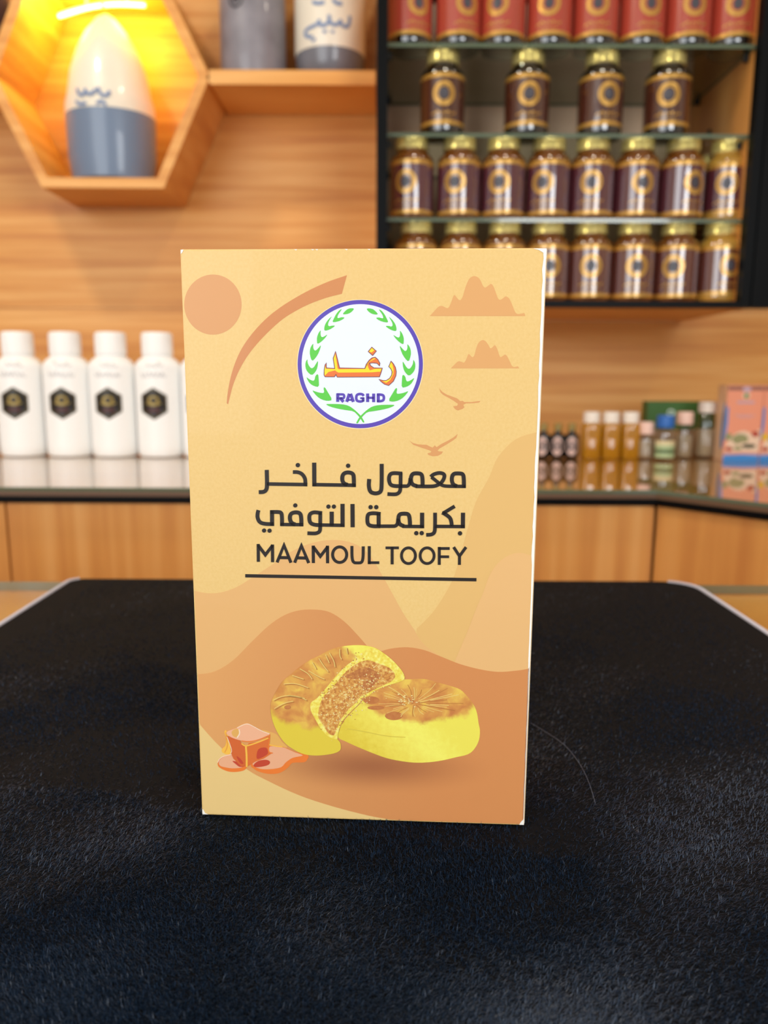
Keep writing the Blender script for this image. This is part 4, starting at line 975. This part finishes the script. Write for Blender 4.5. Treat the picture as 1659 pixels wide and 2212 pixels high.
def crust_ink(name, cen, rad, shift, lo_, hi_):
    """golden dough printed with a browned top: two noise colours over an oval"""
    m = print_noise(name, lo_, 420, (FZ((800, 1640)), FZ((930, 1540)), .6)); b = m.node_tree.nodes['Principled BSDF']
    base_col = b.inputs['Base Color'].links[0].from_socket
    tc = nd(m, 'ShaderNodeTexCoord'); mp = nd(m, 'ShaderNodeMapping'); lk(m, tc.outputs['Object'], mp.inputs[0])
    mp.inputs['Location'].default_value = (-cen[0] / rad[0], 0, -cen[1] / rad[1]); mp.inputs['Scale'].default_value = (1 / rad[0], 0, 1 / rad[1])
    ln = nd(m, 'ShaderNodeVectorMath', operation='LENGTH'); lk(m, mp.outputs[0], ln.inputs[0])
    nz = nd(m, 'ShaderNodeTexNoise'); nz.inputs['Scale'].default_value = 190; nz.inputs['Detail'].default_value = 5; lk(m, tc.outputs['Object'], nz.inputs['Vector'])
    ml = nd(m, 'ShaderNodeMath', operation='MULTIPLY_ADD'); ml.inputs[1].default_value = .55; lk(m, nz.outputs[0], ml.inputs[0]); lk(m, ln.outputs['Value'], ml.inputs[2])
    mr = nd(m, 'ShaderNodeMapRange', interpolation_type='SMOOTHSTEP'); mr.inputs['From Min'].default_value = 1.34 + shift; mr.inputs['From Max'].default_value = 1.10 + shift; lk(m, ml.outputs[0], mr.inputs[0])
    nz2 = nd(m, 'ShaderNodeTexNoise'); nz2.inputs['Scale'].default_value = 150; nz2.inputs['Detail'].default_value = 6; nz2.inputs['Distortion'].default_value = .5; lk(m, tc.outputs['Object'], nz2.inputs['Vector'])
    r2 = ramp(m, hi_); lk(m, nz2.outputs[0], r2.inputs[0])
    mx = nd(m, 'ShaderNodeMix', data_type='RGBA'); lk(m, mr.outputs[0], mx.inputs[0]); lk(m, base_col, mx.inputs[6]); lk(m, r2.outputs[0], mx.inputs[7])
    lk(m, mx.outputs[2], b.inputs['Base Color']); return m
YST = [(0, 'e6cc46'), (.3, 'f0dc58'), (.7, 'f8f06c'), (1, 'f2e45c')]
BST = [(.3, 'cb8048'), (.45, 'd8944e'), (.57, 'e3aa54'), (.68, 'efc85a')]
_c = FZ((907, 1512)); _e = FZ((1035, 1512)); _v = FZ((907, 1462))
_c3 = FZ((672, 1478)); _e3 = FZ((800, 1478)); _v3 = FZ((672, 1383))
CK = crust_ink('bitten pastry ink', _c3, (_e3[0] - _c3[0], _v3[1] - _c3[1]), 0.05, YST, BST)
CK2 = crust_ink('front pastry ink', _c, (_e[0] - _c[0], _v[1] - _c[1]), 0.0, YST, BST)
TOPB = print_noise('browned crust ink', [(0, 'dcae42'), (.3, 'd2944a'), (.55, 'c47c46'), (.8, 'd6a04a'), (1, 'dcb850')], 300, (FZ((880, 1560)), FZ((900, 1470)), .7), dist=1.0)
FIL = print_noise('date filling ink', [(.25, 'ac663a'), (.42, 'd08c46'), (.55, 'e0a656'), (.68, 'f0d080')], 900, None, detail=6)
FILD = print_noise('dark filling ink', [(.25, 'a86038'), (.5, 'c07a46'), (.7, 'd89a52')], 900, None, detail=6)
RIM = print_noise('crumb rim ink', [(.3, 'eccb4c'), (.5, 'f4e060'), (.7, 'faf08a')], 900)
SPOT = print_noise('brown spot ink', [(.3, 'bd6e40'), (.6, 'c9824a')], 500)
CRUMB = paper('crumb ink', 'f6e2a0'); LINE = paper('pale crease ink', 'eed07a'); DLINE = paper('dark crease ink', 'bb7a40')
PP = bpy.data.objects.new('pastry_picture', None); COL.objects.link(PP); PP.parent = bx
k1 = .20494
def za(pts): return zm(560, 1370, k1, pts)
def zf(pts): return zm(720, 1430, k1, pts)
mb = MB()
fp = [(50, 790), (75, 690), (110, 620), (200, 520), (290, 430), (350, 345), (430, 300), (560, 240), (690, 190), (830, 180), (960, 178), (1080, 208), (1230, 250), (1340, 290), (1420, 370), (1480, 450), (1515, 540), (1530, 640), (1545, 720), (1535, 820), (1490, 910), (1420, 970), (1300, 1000), (1150, 1035), (1000, 1055), (850, 1058), (700, 1040), (560, 1010), (420, 960), (250, 890), (130, 835)]
layer(mb, catmull(zf(fp), 3, True), CK2, 6 * U)
tp = [(300, 500), (340, 400), (430, 320), (560, 258), (700, 205), (850, 190), (1000, 195), (1150, 235), (1300, 290), (1400, 380), (1440, 450), (1380, 500), (1290, 520), (1230, 560), (1120, 565), (1060, 600), (960, 585), (900, 605), (800, 590), (740, 615), (650, 605), (580, 600), (540, 550), (430, 510)]
layer(mb, zf(ellipse(640, 565, 95, 45, 24)), SPOT, 8 * U); layer(mb, zf(ellipse(400, 400, 85, 40, 24)), SPOT, 8 * U); layer(mb, zf(ellipse(450, 480, 90, 22, 24)), SPOT, 8 * U)
rr = random.Random(11)
for i in range(34):
    a_ = 2 * PI * i / 34 + rr.uniform(-.08, .08); r0 = rr.uniform(.08, .35); r1_ = rr.uniform(.6, .96)
    ex, ey = 560, (250 if math.sin(a_) < 0 else 165)
    if math.cos(a_) < 0: ex = 430
    pts = [(850 + math.cos(a_ + .06 * math.sin(3 * t_)) * ex * (r0 + (r1_ - r0) * t_), 435 + math.sin(a_) * ey * (r0 + (r1_ - r0) * t_)) for t_ in (0, .3, .6, 1)]
    stroke(mb, zf(pts), rr.choice((4, 5, 7)) * k1, LINE if i % 3 else DLINE, 9 * U, 9.2 * U)
for i in range(40):
    x, y = 800 + rr.gauss(0, 55), 410 + rr.gauss(0, 30); layer(mb, zf(ellipse(x, y, rr.uniform(4, 13), rr.uniform(3, 8), 7)), CRUMB if i % 3 else SPOT, 9.5 * U)
stroke(mb, zf([(150, 700), (330, 730), (560, 780), (760, 790)]), 8 * k1, paper('side seam ink', 'dcc650'), 9 * U, 9.2 * U)
mb.build('whole_pastry', PP)
mb = MB()
bp_ = [(120, 760), (135, 690), (190, 580), (250, 490), (340, 415), (430, 340), (540, 265), (630, 225), (740, 165), (850, 130), (960, 115), (1050, 112), (1140, 120), (1230, 145), (1310, 195), (1400, 265), (1470, 340), (1515, 400), (1530, 470), (1440, 510), (1330, 545), (1220, 590), (1160, 640), (1090, 665), (1060, 720), (990, 790), (930, 850), (880, 910), (850, 980), (830, 1050), (825, 1100), (855, 1140), (858, 1210), (810, 1245), (720, 1265), (600, 1275), (480, 1262), (380, 1220), (280, 1150), (210, 1060), (160, 960), (130, 860)]
layer(mb, catmull(za(bp_), 3, True), CK, 11 * U)
rim = [(545, 720), (610, 670), (700, 570), (800, 450), (900, 345), (1000, 265), (1090, 185), (1200, 142), (1310, 195), (1400, 265), (1470, 340), (1515, 400), (1530, 470), (1440, 510), (1330, 545), (1220, 590), (1160, 640), (1090, 665), (1060, 720), (990, 790), (930, 850), (880, 910), (850, 980), (830, 1050), (822, 1100), (760, 1090), (690, 1040), (630, 960), (580, 870), (545, 800)]
layer(mb, catmull(za(rim), 3, True), RIM, 12 * U)
fil = [(640, 740), (690, 640), (780, 550), (860, 450), (940, 370), (1040, 300), (1150, 270), (1270, 310), (1370, 350), (1430, 420), (1410, 480), (1320, 530), (1200, 585), (1140, 620), (1070, 655), (1030, 710), (960, 770), (900, 840), (850, 920), (815, 1000), (790, 1060), (730, 1040), (680, 960), (625, 870)]
layer(mb, catmull(za(fil), 3, True), FIL, 13 * U)
layer(mb, catmull(za([(900, 440), (1000, 390), (1100, 340), (1200, 370), (1280, 430), (1220, 520), (1130, 580), (1080, 560), (1100, 480), (1000, 470)]), 3, True), FILD, 14 * U)
for i in range(420):
    t_ = rr.random(); cx = 720 + 560 * t_ + rr.gauss(0, 60); cy = 930 - 560 * t_ + rr.gauss(0, 85)
    if cx > 1420 or cy < 285 or cx < 640: continue
    sz = rr.uniform(3, 8); layer(mb, za(ellipse(cx, cy, sz, sz * rr.uniform(.5, 1), 6)), rr.choice((CRUMB, CRUMB, LINE, SPOT)), 15 * U)
for i in range(90):
    t_ = rr.random(); cx = 640 + 420 * t_ + rr.gauss(0, 26); cy = 690 - 450 * t_ + rr.gauss(0, 30); sz = rr.uniform(4, 9)
    layer(mb, za(ellipse(cx, cy, sz, sz * .7, 6)), rr.choice((CRUMB, SPOT, DLINE)), 15 * U)
for p in ([(150, 690), (230, 650), (330, 640), (480, 670)], [(300, 640), (420, 650), (500, 690)], [(520, 380), (620, 440), (690, 470)], [(630, 250), (680, 330), (730, 390)], [(740, 190), (790, 280), (800, 340)], [(430, 360), (520, 410), (560, 470)], [(850, 150), (850, 230), (870, 260)],
          [(260, 520), (380, 510), (520, 560)], [(560, 290), (600, 360)], [(700, 210), (740, 300)], [(920, 135), (930, 200)], [(350, 430), (470, 470)], [(160, 780), (260, 720), (360, 700)]):
    stroke(mb, za(p), 8 * k1, LINE, 15 * U, 15.2 * U); stroke(mb, za([(x + 12, y + 10) for x, y in p]), 9 * k1, DLINE, 15 * U, 15.1 * U)
layer(mb, za(ellipse(300, 765, 35, 22, 16)), SPOT, 15 * U)
mb.build('bitten_pastry', PP)
# --- toffee picture
T = {n_: paper('toffee ink ' + n_, c_) for n_, c_ in dict(puddle='efb088', amber='f0a048', rim='f08038', left='d86a38', right='e0743a', top='f4b690', glow='fbc050', deep='c84c36', pale='fde0c0', back='e8b060').items()}
k2 = .16878
def zt_(pts): return zm(430, 1530, k2, pts)
mb = MB()
def tl(pts, c_, off): layer(mb, catmull(zt_(pts), 3, True), T[c_], off * U)
tl([(800, 270), (900, 295), (1000, 335), (1060, 420), (1130, 490), (1075, 505), (900, 468), (880, 340)], 'back', 6)
tl([(665, 730), (700, 640), (880, 560), (900, 475), (1070, 490), (1150, 520), (1230, 555), (1395, 595), (1385, 655), (1340, 688), (1200, 695), (1150, 745), (1080, 800), (1000, 832), (880, 835), (760, 805), (700, 768)], 'rim', 7)
tl([(690, 720), (720, 640), (880, 570), (910, 485), (1070, 495), (1150, 525), (1230, 560), (1330, 600), (1200, 630), (1110, 690), (1050, 750), (920, 775), (780, 770)], 'puddle', 8)
tl([(700, 720), (760, 670), (860, 655), (910, 680), (890, 720), (800, 745), (720, 748)], 'deep', 8.5)
tl([(240, 700), (260, 640), (330, 600), (420, 585), (560, 640), (610, 700), (605, 765), (560, 797), (470, 812), (380, 807), (300, 777), (250, 742)], 'rim', 7)
tl([(255, 690), (275, 645), (335, 610), (420, 595), (530, 650), (580, 720), (540, 755), (430, 765), (330, 750), (270, 730)], 'puddle', 8); tl([(430, 670), (520, 690), (580, 740), (520, 745), (470, 710)], 'deep', 8.5)
tl([(325, 300), (350, 278), (385, 360), (412, 470), (432, 560), (400, 582), (350, 585), (300, 560), (295, 520), (340, 470), (345, 380)], 'glow', 8)
def tp_(pts, c_, off): layer(mb, zt_(pts), T[c_], off * U)
tp_([(355, 345), (440, 375), (530, 410), (545, 450), (600, 490), (602, 742), (540, 738), (440, 640), (415, 580), (400, 470)], 'left', 9)
tp_([(610, 490), (640, 440), (770, 425), (912, 345), (895, 470), (890, 555), (930, 575), (830, 640), (720, 680), (650, 725), (610, 742)], 'right', 9)
tl([(760, 520), (860, 500), (885, 570), (820, 620), (740, 640)], 'deep', 9.5); tl([(480, 610), (530, 640), (570, 700), (530, 700)], 'deep', 9.5)
tl([(355, 300), (420, 270), (490, 245), (560, 205), (625, 190), (690, 220), (800, 285), (907, 322), (860, 355), (750, 398), (640, 415), (540, 408), (440, 378), (370, 340)], 'top', 10)
tl([(430, 280), (490, 255), (515, 300), (500, 360), (450, 360), (420, 320)], 'back', 10.5)
for p, wd, c_ in (([(602, 485), (612, 600), (612, 745)], 24, 'glow'), ([(545, 445), (590, 480), (640, 470), (760, 430), (890, 375)], 16, 'glow'), ([(490, 245), (560, 208), (625, 190), (690, 222), (800, 285), (905, 322)], 9, 'pale'),
                  ([(515, 265), (525, 320), (490, 372)], 14, 'pale'), ([(240, 690), (265, 635), (335, 600), (420, 585)], 9, 'pale'), ([(360, 360), (395, 450), (425, 540), (405, 575)], 7, 'pale'), ([(900, 462), (980, 480), (1070, 490)], 14, 'glow'),
                  ([(545, 412), (640, 425), (760, 402), (890, 345)], 12, 'rim'), ([(345, 300), (355, 400), (370, 480), (330, 560)], 9, 'amber'), ([(905, 330), (900, 420), (888, 500), (892, 560), (945, 570)], 14, 'rim')):
    stroke(mb, zt_(p), wd * k2, T[c_], 11 * U, 11.3 * U)
o = mb.build('toffee_picture', bx)
